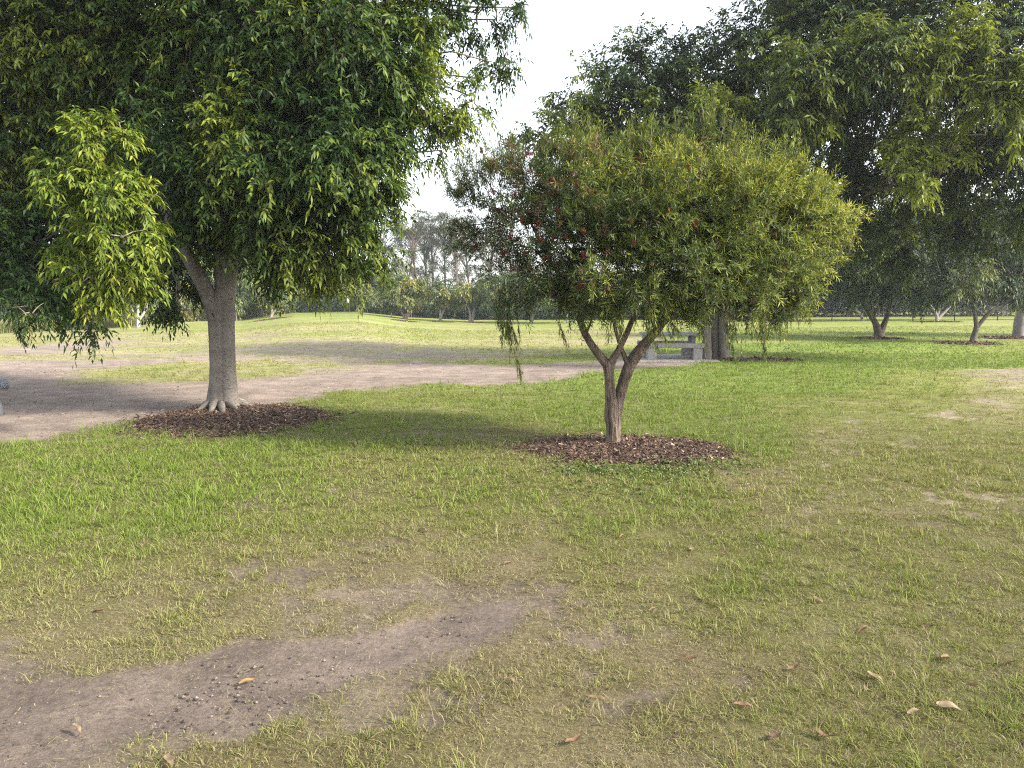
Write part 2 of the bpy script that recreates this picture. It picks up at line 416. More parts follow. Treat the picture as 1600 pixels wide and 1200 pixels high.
# ------------------------------------------------------------------ the ground, one sheet
def make_ground():
    ys = np.concatenate([np.linspace(-14, 1.2, 16)[:-1], np.geomspace(1.2, 95, 560), np.geomspace(100, 420, 14)])
    us = np.sinh(np.linspace(-1, 1, 421) * 2.2) / math.sinh(2.2) * 2.6
    us = np.concatenate([np.linspace(-2.6, -0.95, 24)[:-1], np.linspace(-0.95, 0.95, 400), np.linspace(0.95, 2.6, 24)[1:]])
    Y, U = np.meshgrid(ys, us, indexing='ij')
    X = U * (np.abs(Y) + 2.5)
    x, y = X.ravel(), Y.ravel()
    z = ground_z(x, y)
    lush, dirt, bed = masks(x, y)
    r = np.hypot(x, y)
    rnd = fbm(x * 3, y * 3, 50, 3)
    stripes = (0.10 * np.sin(y * 0.9 + 3 * fbm(x * .05, y * .3, 77, 2)) + .75 * (fbm(x * .22, y * 1.5, 78, 4) - .5)) * smooth(16, 24, y)
    gc = grass_colour(np.clip(lush + stripes - 0.04, 0, 1), rnd)
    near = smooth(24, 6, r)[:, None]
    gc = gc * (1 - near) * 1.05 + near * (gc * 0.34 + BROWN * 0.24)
    dn = fbm(x * 1.4, y * 1.4, 60, 4)[:, None]; dn2 = fbm(x * .25, y * .6, 63, 3)[:, None]
    dc = (1 + .55 * (fbm(x * 2.2, y * 4.5, 94, 5) - .5) * smooth(4, 9, r))[:, None] * (np.array([0.215, 0.172, 0.146]) * (.60 + .40 * smooth(5, 10, r))[:, None]) * (0.80 + 0.4 * dn) * (0.82 + 0.36 * dn2)
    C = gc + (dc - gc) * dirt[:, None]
    C = C + (np.array([0.06, 0.038, 0.028]) - C) * bed[:, None]
    n, m = Y.shape
    i = np.arange(n - 1)[:, None] * m; j = np.arange(m - 1)[None, :]
    f = np.stack([i + j, i + j + 1, i + m + j + 1, i + m + j], -1).reshape(-1, 4)
    # tiny relief near the camera, real geometry
    rel = (0.018 * (fbm(x * 3.1, y * 3.1, 90, 4) - 0.5) + 0.008 * (fbm(x * 14, y * 14, 91, 3) - .5)) * smooth(22, 8, r)
    clod = fbm(x * 2.2, y * 4.5, 94, 5) - .5
    z = z + rel + .05 * clod * dirt * smooth(5, 9, r) * smooth(40, 20, r) - 0.012 * dirt * smooth(30, 10, r)
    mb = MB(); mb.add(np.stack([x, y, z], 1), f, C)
    m_, t, N = new_mat('park_ground'); L = t.links.new
    va = N('ShaderNodeVertexColor', layer_name='Col')
    tc = N('ShaderNodeTexCoord')
    n1 = N('ShaderNodeTexNoise'); n1.inputs['Scale'].default_value = 34; n1.inputs['Detail'].default_value = 6; n1.inputs['Roughness'].default_value = .7
    n2 = N('ShaderNodeTexNoise'); n2.inputs['Scale'].default_value = 2.6; n2.inputs['Detail'].default_value = 8; n2.inputs['Roughness'].default_value = .7
    L(tc.outputs['Object'], n1.inputs[0]); L(tc.outputs['Object'], n2.inputs[0])
    ad = N('ShaderNodeMath', operation='MULTIPLY'); L(n1.outputs[0], ad.inputs[0]); L(n2.outputs[0], ad.inputs[1])
    mr = N('ShaderNodeMapRange'); mr.inputs['From Min'].default_value = .12; mr.inputs['From Max'].default_value = .40; mr.inputs['To Min'].default_value = .55; mr.inputs['To Max'].default_value = 1.4
    L(ad.outputs[0], mr.inputs[0])
    n4 = N('ShaderNodeTexNoise'); n4.inputs['Scale'].default_value = 150; n4.inputs['Detail'].default_value = 5; n4.inputs['Roughness'].default_value = .7
    L(tc.outputs['Object'], n4.inputs[0])
    m4 = N('ShaderNodeMapRange'); m4.inputs['From Min'].default_value = .3; m4.inputs['From Max'].default_value = .7; m4.inputs['To Min'].default_value = .6; m4.inputs['To Max'].default_value = 1.35
    L(n4.outputs[0], m4.inputs[0])
    mm = N('ShaderNodeMath', operation='MULTIPLY'); L(mr.outputs[0], mm.inputs[0]); L(m4.outputs[0], mm.inputs[1])
    mu = N('ShaderNodeVectorMath', operation='MULTIPLY'); L(va.outputs[0], mu.inputs[0]); L(mm.outputs[0], mu.inputs[1])
    p = N('ShaderNodeBsdfPrincipled'); p.inputs['Roughness'].default_value = .95; p.inputs['Specular IOR Level'].default_value = .15
    L(mu.outputs[0], p.inputs['Base Color'])
    n3 = N('ShaderNodeTexNoise'); n3.inputs['Scale'].default_value = 60; n3.inputs['Detail'].default_value = 8; n3.inputs['Roughness'].default_value = .75
    L(tc.outputs['Object'], n3.inputs[0])
    b = N('ShaderNodeBump'); b.inputs['Strength'].default_value = .7; b.inputs['Distance'].default_value = .012
    L(n3.outputs[0], b.inputs['Height']); L(b.outputs[0], p.inputs['Normal'])
    o = N('ShaderNodeOutputMaterial'); L(p.outputs[0], o.inputs[0])
    g = mb.build('ground', m_)
    g['kind'] = 'structure'
    return g
make_ground()

# ------------------------------------------------------------------ grass
def make_grass():
    rng = np.random.default_rng(5)
    mb = MB()
    # y0, y1, per m2, height, width, simple, blades per tuft
    bands = [(2.0, 4.0, 19000, 0.036, 0.0032, 0, 16), (4.0, 6.0, 11500, 0.038, 0.0040, 0, 14), (6.0, 9.0, 5200, 0.042, 0.0056, 0, 12),
             (9.0, 14.0, 2000, 0.046, 0.0082, 1, 9), (14, 24, 540, 0.052, 0.015, 1, 5), (24, 44, 100, 0.06, 0.03, 1, 3)]
    for y0, y1, dens, hh, ww, simple, per in bands:
        half = lambda y: 0.71 * y + 1.7
        area = (y1 - y0) * (half(y0) + half(y1))
        nt_ = int(area * dens / per)
        ty = np.sqrt(rng.random(nt_) * (y1 ** 2 - y0 ** 2) + y0 ** 2)
        tx = (rng.random(nt_) * 2 - 1) * half(ty)
        tr = (0.010 + 0.035 * rng.random(nt_) ** 2) * (1 + ty * .08)
        tv = rng.random(nt_)                       # vigour of the tuft
        x0, yy0, tr, tv = (np.repeat(q, per) for q in (tx, ty, tr, tv))
        n = len(x0)
        ra = rng.random(n) * 2 * math.pi; rq = np.sqrt(rng.random(n))
        x = x0 + np.cos(ra) * rq * tr; y = yy0 + np.sin(ra) * rq * tr
        cl = fbm(x * 6, y * 6, 15, 3)
        lush, dirt, bed = masks(x, y)
        tall = fbm(x * 1.3, y * 1.3, 71, 3)
        keep = rng.random(n) < (1 - dirt) ** 1.5 * (1 - bed) * np.clip(0.62 + lush * 0.8 + (cl - 0.5) * 2.0, 0.15, 1)
        x, y, lush, cl, tall, dirt, ra, rq, tv = (q[keep] for q in (x, y, lush, cl, tall, dirt, ra, rq, tv))
        n = len(x)
        z = ground_z(x, y)
        r_ = np.hypot(x, y)
        h = hh * (0.50 + 0.75 * lush) * (0.6 + 0.8 * rng.random(n)) * (0.5 + 1.0 * cl) * (0.65 + 0.7 * tall) * (0.50 + 1.0 * tv ** 2) * np.where(y < 6.5, .72 + .4 * lush, 1)
        long_ = (rng.random(n) < 0.03) | ((tv > .965) & (rng.random(n) < .8))
        h = np.where(long_, h * 1.8, h)
        w = ww * (0.7 + 0.6 * rng.random(n))
        az = rng.random(n) * 2 * math.pi
        taz = ra + rng.normal(0, .5, n)            # blades splay out of the tuft
        lean = np.clip((0.15 + 1.05 * rq + rng.normal(0, .2, n)) * (1.35 - 0.70 * lush), 0.05, 1.5)
        dx, dy = np.cos(taz) * np.sin(lean), np.sin(taz) * np.sin(lean)
        dz = np.cos(lean)
        sx, sy = np.cos(az), np.sin(az)
        b = np.stack([x, y, z - 0.004], 1)
        S = np.stack([sx, sy, np.zeros(n)], 1) * (w / 2)[:, None]
        L_ = h * np.where(lush < 0.45, 1.35, 1.0)
        mid = b + np.stack([dx * .45, dy * .45, np.maximum(dz, .25) * .62], 1) * L_[:, None]
        tip = b + np.stack([dx * 1.15, dy * 1.15, np.maximum(dz, .12) * .95], 1) * L_[:, None]
        rnd = rng.random(n)
        c = grass_colour(lush + (cl - .5) * .3 + (tv - .5) * .25, rnd)
        dead = rng.random(n) < (0.08 + 0.33 * (1 - lush))
        c = np.where(dead[:, None], (STRAW * .95 + (BROWN - STRAW) * rng.random(n)[:, None] * .8), c)
        c = c * (0.8 + 0.45 * rng.random(n))[:, None]
        if simple:
            V = np.stack([b - S, b + S, tip], 1).reshape(-1, 3)
            f = np.arange(n * 3).reshape(-1, 3)
            mb.add(V, f, np.repeat(c, 3, 0))
        else:
            V = np.stack([b - S, b + S, mid + S * .8, mid - S * .8, tip], 1).reshape(-1, 3)
            k = np.arange(n)[:, None] * 5
            f = np.concatenate([k + [0, 1, 2], k + [0, 2, 3], k + [3, 2, 4]])
            mb.add(V, f, np.repeat(c, 5, 0))
    # thatch: short dead blades lying flat between the tufts
    for y0, y1, dens, sc in ((2.0, 3.6, 15000, 1.0), (3.6, 6.0, 8500, 1.25), (6.0, 10.0, 2600, 2.0)):
        half = lambda y: 0.71 * y + 1.7
        n = int((y1 - y0) * (half(y0) + half(y1)) * dens)
        y = np.sqrt(rng.random(n) * (y1 ** 2 - y0 ** 2) + y0 ** 2); x = (rng.random(n) * 2 - 1) * half(y)
        lush, dirt, bed = masks(x, y); cl = fbm(x * 9, y * 9, 25, 3)
        keep = rng.random(n) < np.clip(1.05 - dirt * 1.02 - bed + (cl - .5) * .8, 0.02, 1)
        x, y, lush, cl = x[keep], y[keep], lush[keep], cl[keep]; n = len(x)
        L = (0.008 + 0.020 * rng.random(n)) * sc ** .5; w = 0.0016 * sc
        a = rng.random(n) * 6.283; el = np.abs(rng.normal(0, .35, n))
        D = np.stack([np.cos(a) * np.cos(el), np.sin(a) * np.cos(el), np.sin(el)], 1) * L[:, None]
        S = np.stack([-np.sin(a), np.cos(a), rng.normal(0, .3, n)], 1) * w * .5
        P0 = np.stack([x, y, ground_z(x, y) + .002 + .012 * rng.random(n) * (cl + .3)], 1)
        t = rng.random(n)
        t = np.clip(t + (fbm(x * 2.6, y * 2.6, 36, 3) - .5) * 1.3, 0, 1)
        c = np.where((t < .42)[:, None], STRAW * .95, np.where((t < .72)[:, None], grass_colour(lush, rng.random(n)) * .9, BROWN * .8))
        c = c * (.55 + .75 * rng.random(n))[:, None]
        V = np.stack([P0 - S, P0 + S, P0 + D], 1).reshape(-1, 3)
        mb.add(V, np.arange(n * 3).reshape(-1, 3), np.repeat(c, 3, 0))
    g = mb.build('grass', M_GRASS)
    g['kind'] = 'stuff'
    tag(g, 'short park grass, lush green to dry and straw coloured, over the whole field', 'grass')
    return mb.n
print('grass verts', make_grass())

def make_tall_grass():          # rank unmown grass along the foot of the left fence
    rng = np.random.default_rng(77)
    mb = MB(); n = 9000
    u = rng.random(n) ** 0.9
    px = -260 + u * 560
    xs = np.interp(px, [f[0] for f in FENCE], [at(f[0], 500, f[2])[0] for f in FENCE])
    ys = np.interp(px, [f[0] for f in FENCE], [f[2] for f in FENCE])
    off = rng.normal(0, 0.35, n)
    x, y = xs, ys + off + 0.3
    z = ground_z(x, y)
    h = (0.35 + 0.6 * rng.random(n)) * (0.6 + 0.8 * vnoise(x * .7, y * .7, 3))
    b = np.stack([x, y, z], 1); az = rng.random(n) * 6.28
    S = np.stack([np.cos(az), np.sin(az), az * 0], 1) * 0.016
    lz = rng.normal(0, .25, (n, 2))
    tip = b + np.stack([lz[:, 0] * h, lz[:, 1] * h, h], 1)
    V = np.stack([b - S, b + S, tip], 1).reshape(-1, 3)
    c = grass_colour(0.15 + 0.5 * rng.random(n), rng.random(n)) * 0.8
    mb.add(V, np.arange(n * 3).reshape(-1, 3), np.repeat(c, 3, 0))
    g = mb.build('tall_grass', M_GRASS); g['kind'] = 'stuff'
    tag(g, 'strip of long dry unmown grass along the foot of the left fence', 'long grass')
make_tall_grass()

# ------------------------------------------------------------------ mulch
def chips(name, bx, by, rx, ry, n, label, size=1.0, seed=1):
    rng = np.random.default_rng(seed)
    mb = MB()
    # gently mounded bed
    k, rings = 48, 9
    V = [[bx, by, 0]]; 
    th = np.linspace(0, 2 * math.pi, k, endpoint=False)
    wob = 1 + 0.10 * (vnoise(np.cos(th) * 2 + seed, np.sin(th) * 2, seed) - .5) * 2
    for r in range(1, rings + 1):
        q = r / rings
        for a, w in zip(th, wob): V.append([bx + math.cos(a) * rx * q * w, by + math.sin(a) * ry * q * w, q])
    V = np.array(V); q = V[:, 2].copy()
    V[:, 2] = ground_z(V[:, 0], V[:, 1]) + 0.028 * (1 - q ** 2) - 0.012 * (q > .95) + 0.012 * (vnoise(V[:, 0] * 9, V[:, 1] * 9, 3) - .3) * (q < .99)
    f = [[0, 1 + i, 1 + (i + 1) % k] for i in range(k)]
    for r in range(rings - 1):
        for i in range(k):
            a, b = 1 + r * k + i, 1 + r * k + (i + 1) % k
            f += [[a, a + k, b + k], [a, b + k, b]]
    mb.add(V, f, (0.045, 0.029, 0.022))
    qq = np.where(rng.random(n) < .07, 1 + .28 * rng.random(n) ** 1.8, np.sqrt(rng.random(n)) * 1.02); aa = rng.random(n) * 2 * math.pi
    wq = np.interp(aa, th, wob, period=2 * math.pi)
    x, y = bx + np.cos(aa) * rx * qq * wq, by + np.sin(aa) * ry * qq * wq
    z = ground_z(x, y) + 0.032 * np.clip(1 - qq ** 2, 0, 1) + 0.006 + 0.012 * rng.random(n)
    L = (0.02 + 0.05 * rng.random(n) ** 2) * size; W = (0.006 + 0.012 * rng.random(n)) * size
    a = rng.random(n) * math.pi * 2; ti = rng.normal(0, .35, n)
    D = np.stack([np.cos(a) * np.cos(ti), np.sin(a) * np.cos(ti), np.sin(ti)], 1)
    S = unit(np.cross(D, unit(np.array([0, 0, 1.0]) + rng.normal(0, .45, (n, 3)))))
    U = np.cross(S, D); P = np.stack([x, y, z], 1)
    T = 0.003 * size
    d, s = D * L[:, None], S * W[:, None]; u = U * T
    V = np.stack([P - d - s, P + d - s * .6, P + d + s * .7, P - d + s, P - d - s + u, P + d - s * .6 + u, P + d + s * .7 + u, P - d + s + u], 1).reshape(-1, 3)
    kk = np.arange(n)[:, None] * 8
    f = np.concatenate([kk + t for t in ([4, 5, 6], [4, 6, 7], [0, 1, 5], [0, 5, 4], [2, 3, 7], [2, 7, 6], [1, 2, 6], [1, 6, 5], [3, 0, 4], [3, 4, 7])])
    t = rng.random(n)[:, None]
    c = np.array([0.048, 0.030, 0.023]) + t ** 2.2 * np.array([0.16, 0.108, 0.080])
    pale = rng.random(n) < 0.04
    c = np.where(pale[:, None], np.array([0.36, 0.27, 0.18]), c)
    mb.add(V, f, np.repeat(c, 8, 0))
    o = mb.build(name, M_CHIP, loc=(bx, by, float(ground_z(bx, by))), smooth_=False)
    tag(o, label, 'mulch', 'mulch beds under the trees', 'stuff')
    return o
chips('mulch', *BEDS[0], 8500, 'broad bed of dark red-brown bark mulch at the foot of the large grey trunk', .8, 1)
chips('mulch', *BEDS[1], 9500, 'oval bed of dark bark mulch around the bottlebrush trunk', .72, 2)
SBL = ['thin strip of dark mulch under the three-stemmed tree beside the picnic table', 'dark mulch ring under the forked dark-trunked tree on the right',
       'brown mulch ring under the leaning tree near the right edge', 'mulch around the pale mottled trunk at the right edge',
       'small dark mulch ring under the pale spreading tree by the right fence', 'dark mulch ring left of the right fence trees',
       'small mulch ring under the crooked tree before the ivy fence', 'small mulch ring under the sapling just right of the large grey trunk',
       'thin mulch ring under the V-trunked round tree in the far row', 'thin mulch ring under the yellow-topped tree of the far row',
       'mulch ring under the far tree with the leaning pinkish trunk']
for i, b in enumerate(_sb):
    chips('mulch', *b, 700, SBL[i], 1.7, 10 + i)

# ------------------------------------------------------------------ clover, pebbles
def make_clover():
    rng = np.random.default_rng(8); mb = MB(); ml = MB()
    spots = [((1095, 728), .45, .22, 500), ((1000, 738), .5, .22, 500), ((900, 735), .4, .2, 300), ((950, 765), .7, .35, 260), ((1060, 745), .5, .25, 350)]
    spots = [(a, b, c, int(d * .28)) for a, b, c, d in spots]
    for (px, py), rx, ry, n in spots:
        g = gat(px, py)
        x = g[0] + rng.normal(0, rx * .6, n); y = g[1] + rng.normal(0, ry * .7, n)
        z = ground_z(x, y) + 0.015 + 0.03 * rng.random(n)
        for k in range(3):
            a = rng.random(n) * 6.28; R = 0.011 + .006 * rng.random(n)
            C = np.stack([x + np.cos(a) * R, y + np.sin(a) * R, z], 1)
            U = unit(np.array([0, 0, 1.0]) + rng.normal(0, .5, (n, 3))); A = unit(np.cross(U, rng.normal(0, 1, (n, 3)))); B = np.cross(U, A)
            pts = np.stack([C + (A * math.cos(t) + B * math.sin(t)) * R[:, None] for t in np.linspace(0, 6.28, 6)[:-1]], 1).reshape(-1, 3)
            kk = np.arange(n)[:, None] * 5
            f = np.concatenate([kk + t for t in ([0, 1, 2], [0, 2, 3], [0, 3, 4])])
            c = np.array([0.085, 0.12, 0.034]) * (0.7 + .7 * rng.random(n))[:, None]
            mb.add(pts, f, np.repeat(c, 5, 0))
    for (px, py), rx, ry, n in spots + [((960, 745), 1.0, .3, 500)]:
        g = gat(px, py); n = max(8, n // 11)
        x = g[0] + rng.normal(0, rx * .7, n); y = g[1] + rng.normal(0, ry * .8, n)
        z = ground_z(x, y) + 0.045 + 0.03 * rng.random(n)
        for i in range(n):
            r = 0.004 + .003 * rng.random(); o = np.array([x[i], y[i], z[i]])
            v = o + r * np.array([[1, 0, 0], [0, 1, 0], [-1, 0, 0], [0, -1, 0], [0, 0, 1], [0, 0, -1]])
            mb.add(v, [[0, 1, 4], [1, 2, 4], [2, 3, 4], [3, 0, 4], [1, 0, 5], [2, 1, 5], [3, 2, 5], [0, 3, 5]], (.45, .42, .30))
            mb.add([o - [0, 0, .05], o - [.001, 0, .05], o], [[0, 1, 2]], (.08, .13, .03))
    o = mb.build('clover', M_GRASS)
    tag(o, 'low dark clover with small white flower heads along the near edge of the oval mulch bed', 'clover', kind='stuff')
make_clover()

def make_pebbles():
    rng = np.random.default_rng(18)
    mb = MB(); n = 12000
    P = P_NEAR
    x = rng.uniform(P[:, 0].min(), P[:, 0].max(), n); y = rng.uniform(2.2, P[:, 1].max(), n)
    k = sd_poly(x, y, P) < -0.02; x, y = x[k], y[k]; n = len(x)
    # extra drifts
    k = rng.random(n) < np.clip((fbm(x * 3, y * 3, 61, 3) - .42) * 5, .06, 1); x, y = x[k], y[k]; n = len(x)
    r = 0.0018 + 0.010 * rng.random(n) ** 7
    z = ground_z(x, y) + r * .3 - 0.010
    base = np.array([[1, 0, 0], [0, 1, 0], [-1, 0, 0], [0, -1, 0], [0, 0, .7], [0, 0, -.7]])
    V = np.stack([x, y, z], 1)[:, None] + base[None] * r[:, None, None] * (0.7 + .6 * rng.random((n, 6, 1)))
    kk = np.arange(n)[:, None] * 6
    f = np.concatenate([kk + t for t in ([0, 1, 4], [1, 2, 4], [2, 3, 4], [3, 0, 4], [1, 0, 5], [2, 1, 5], [3, 2, 5], [0, 3, 5])])
    c = np.array([0.11, 0.09, 0.082]) * (0.5 + 1.6 * rng.random(n) ** 2)[:, None]
    mb.add(V.reshape(-1, 3), f, np.repeat(c, 6, 0))
    # straw and twig litter lying on the earth
    n = 6500
    x = rng.uniform(-3.6, 4.2, n); y = rng.uniform(2.3, 5.4, n)
    L = 0.007 + .024 * rng.random(n) ** 2.5; a = rng.random(n) * 6.28
    D = np.stack([np.cos(a), np.sin(a), rng.normal(0, .12, n)], 1) * L[:, None]; S = np.stack([-np.sin(a), np.cos(a), a * 0], 1) * (0.0009 + .001 * rng.random(n))[:, None]
    C = np.stack([x, y, ground_z(x, y) + 0.004 + .006 * rng.random(n)], 1)
    V = np.stack([C - D - S, C + D - S, C + D + S, C - D + S], 1).reshape(-1, 3); kk = np.arange(n)[:, None] * 4
    c = np.where((rng.random(n) < .7)[:, None], STRAW * .88, BROWN * .6) * (.7 + .5 * rng.random(n))[:, None]
    mb.add(V, np.concatenate([kk + [0, 1, 2], kk + [0, 2, 3]]), np.repeat(c, 4, 0))
    o = mb.build('gravel', M_CHIP, smooth_=False)
    tag(o, 'small dark pebbles and straw litter scattered on the bare earth in the foreground', 'gravel', kind='stuff')
make_pebbles()

def make_litter():              # bark, twig and leaf scraps over the worn track
    rng = np.random.default_rng(88); mb = MB(); n = 16000
    y = rng.uniform(7.5, 24, n); x = (rng.random(n) * 2 - 1.15) * .75 * y
    lush, dirt, bed = masks(x, y)
    k = (dirt > .4) & (rng.random(n) < np.clip((fbm(x * .8, y * 1.6, 19, 4) - .38) * 5, .08, 1)); x, y = x[k], y[k]; n = len(x)
    L = (0.012 + .03 * rng.random(n) ** 2); W = L * (.15 + .35 * rng.random(n)); a = rng.random(n) * 6.28
    D = np.stack([np.cos(a), np.sin(a), rng.normal(0, .15, n)], 1) * L[:, None]; S = np.stack([-np.sin(a), np.cos(a), rng.normal(0, .3, n)], 1) * W[:, None]
    C = np.stack([x, y, ground_z(x, y) + .004 + .006 * rng.random(n)], 1)
    V = np.stack([C - D, C - S * .8, C + D, C + S], 1).reshape(-1, 3); kk = np.arange(n)[:, None] * 4
    c = np.where((rng.random(n) < .6)[:, None], BROWN * .6, np.array([.26, .21, .17])) * (.6 + .7 * rng.random(n))[:, None]
    mb.add(V, np.concatenate([kk + [0, 1, 2], kk + [0, 2, 3]]), np.repeat(c, 4, 0))
    # low clods and hoof-size bumps of earth
    o = mb.build('leaf_litter', M_CHIP, smooth_=False)
    tag(o, 'thin scatter of bark scraps and broken leaves over the worn dirt track', 'litter', kind='stuff')
make_litter()

# ------------------------------------------------------------------ foliage
def add_leaves(mb, P, D, Nn, L, W, col, mi=0, sag=0.18):
    n = len(P)
    D = unit(D); S = unit(np.cross(D, Nn)); U = np.cross(S, D)
    L = L[:, None]; W = W[:, None]
    mid = P + D * L * .48 - U * W * .16
    l = P + D * L * .42 - S * W * .5 + U * W * .10; r = P + D * L * .42 + S * W * .5 + U * W * .10
    tip = P + D * L - np.array([0, 0, 1.0]) * L * sag
    V = np.stack([P, l, mid, r, tip], 1).reshape(-1, 3)
    k = np.arange(n)[:, None] * 5
    f = np.concatenate([k + [0, 2, 1], k + [0, 3, 2], k + [1, 2, 4], k + [2, 3, 4]])
    mb.add(V, f, np.repeat(col, 5, 0), mi)

def add_slivers(mb, P, D, Nn, L, W, col, mi=0):
    n = len(P); D = unit(D); S = unit(np.cross(D, Nn)); L = L[:, None]; W = W[:, None]
    V = np.stack([P - S * W * .25, P + D * L * .5 - S * W * .5, P + D * L, P + D * L * .5 + S * W * .5], 1).reshape(-1, 3)
    k = np.arange(n)[:, None] * 4
    mb.add(V, np.concatenate([k + [0, 2, 1], k + [0, 3, 2]]), np.repeat(col, 4, 0), mi)

def blob_points(rng, c, r, n, shell=0.55):
    """n points in a lumpy ellipsoid, biased to the outside; returns points and outward directions"""
    K = max(5, int(n / 16))
    s = unit(rng.normal(0, 1, (K, 3)))
    d = unit(s[rng.integers(0, K, n)] + rng.normal(0, .20, (n, 3)))
    q = (shell + (1 - shell) * rng.random(n)) ** 1.0
    q = np.where(rng.random(n) < 0.25, rng.random(n) ** .5 * shell, q)
    r = np.broadcast_to(np.asarray(r, float), (3,)) if np.ndim(r) else np.array([r, r, r * .9])
    lump = 0.80 + 0.45 * vnoise(d[:, 0] * 2.3 + c[0] * 3, d[:, 1] * 2.3 + d[:, 2] * 1.9 + c[2] * 3, 2.0)
    return c + d * r * (q * lump)[:, None], d

def twigs(mb, rng, P, O, length, k, leafL, leafW, palette, droop=.6, up=0.2, spread=.75, hang=.5, jit=.35, sliver=False, stem=(.10, .075, .05), mix=None, yn=0.35):
    """leafy twigs from points P, pointing along O; palette = (dark, mid, light)"""
    m = len(P)
    d0 = unit(O + np.array([0, 0, up]) + rng.normal(0, .45, (m, 3)))
    Ln = length * (0.6 + .8 * rng.random(m))
    side = unit(np.cross(d0, np.array([0, 0, 1.0]) + rng.normal(0, .2, (m, 3))))
    pa, pb, pc = (np.array(p) for p in palette)
    lowf = vnoise(P[:, 0] * 1.1 + 9, P[:, 2] * 1.1 + P[:, 1] * .7, 6)
    t1 = np.clip(rng.random(m) * .6 + (lowf - .35) * 1.1, 0, 1)
    if mix is not None: t1 = np.clip(t1 * .5 + mix, 0, 1.3)
    g = np.array([0, 0, -1.0])
    for i in range(k):
        t = (i + .6) / k
        pos = P + d0 * (Ln * t)[:, None] + g * (droop * Ln * t * t)[:, None]
        tan = unit(d0 + g * (2 * droop * t))
        s = side * (1 if i % 2 else -1)
        if sliver:
            a = rng.random(m) * 6.28; b2 = np.cross(tan, side)
            s = side * np.cos(a)[:, None] + b2 * np.sin(a)[:, None]
        D = unit(tan * .55 + s * spread + g * hang + rng.normal(0, jit, (m, 3)))
        if i == k - 1: D = unit(tan + g * hang * .5)
        Nn = unit(np.array([0, 0, 1.0]) + O * .5 + rng.normal(0, .55, (m, 3)))
        L = leafL * (0.5 + .85 * rng.random(m)); W = leafW * (0.8 + .4 * rng.random(m))
        tt = np.clip(t1 + (t - .5) * yn + rng.normal(0, .12, m), 0, 1.3)[:, None]
        c = np.where(tt < .5, pa + (pb - pa) * tt * 2, pb + (pc - pb) * (tt - .5) * 2)
        if sliver: add_slivers(mb, pos, D, Nn, L, W, c)
        else: add_leaves(mb, pos, D, Nn, L, W, c)
    # stems, three-cornered tapering slivers
    tp = P + d0 * Ln[:, None] + g * (droop * Ln)[:, None]
    md = P + d0 * (Ln * .55)[:, None] + g * (droop * Ln * .3)[:, None]
    w = 0.0022 + leafW * .03
    V = np.stack([P - side * w, P + side * w, md + side * w * .7, md - side * w * .7, tp], 1).reshape(-1, 3)
    kk = np.arange(m)[:, None] * 5
    mb.add(V, np.concatenate([kk + [0, 1, 2], kk + [0, 2, 3], kk + [3, 2, 4]]), stem)

def bez(p0, p1, p2, n):
    t = np.linspace(0, 1, n)[:, None]
    return (1 - t) ** 2 * p0 + 2 * t * (1 - t) * p1 + t ** 2 * p2

def branch(mb, rng, p0, p1, r0, r1, lift=0.15, n=9, sides=7, wig=.03, col=(1, 1, 1)):
    p0, p1 = np.asarray(p0, float), np.asarray(p1, float)
    L = np.linalg.norm(p1 - p0)
    c = (p0 + p1) / 2 + np.array([0, 0, lift * L]) + rng.normal(0, .05, 3) * L
    P = bez(p0, c, p1, n)
    P[1:-1] += rng.normal(0, wig * L * .35, (n - 2, 3))
    R = np.linspace(r0, r1, n)
    tube(mb, P, R, sides, col, rough=.10, rng=rng)
    return P

def px_blobs(L):
    return [(at(b[0], b[1], b[2]), b[3]) for b in L]

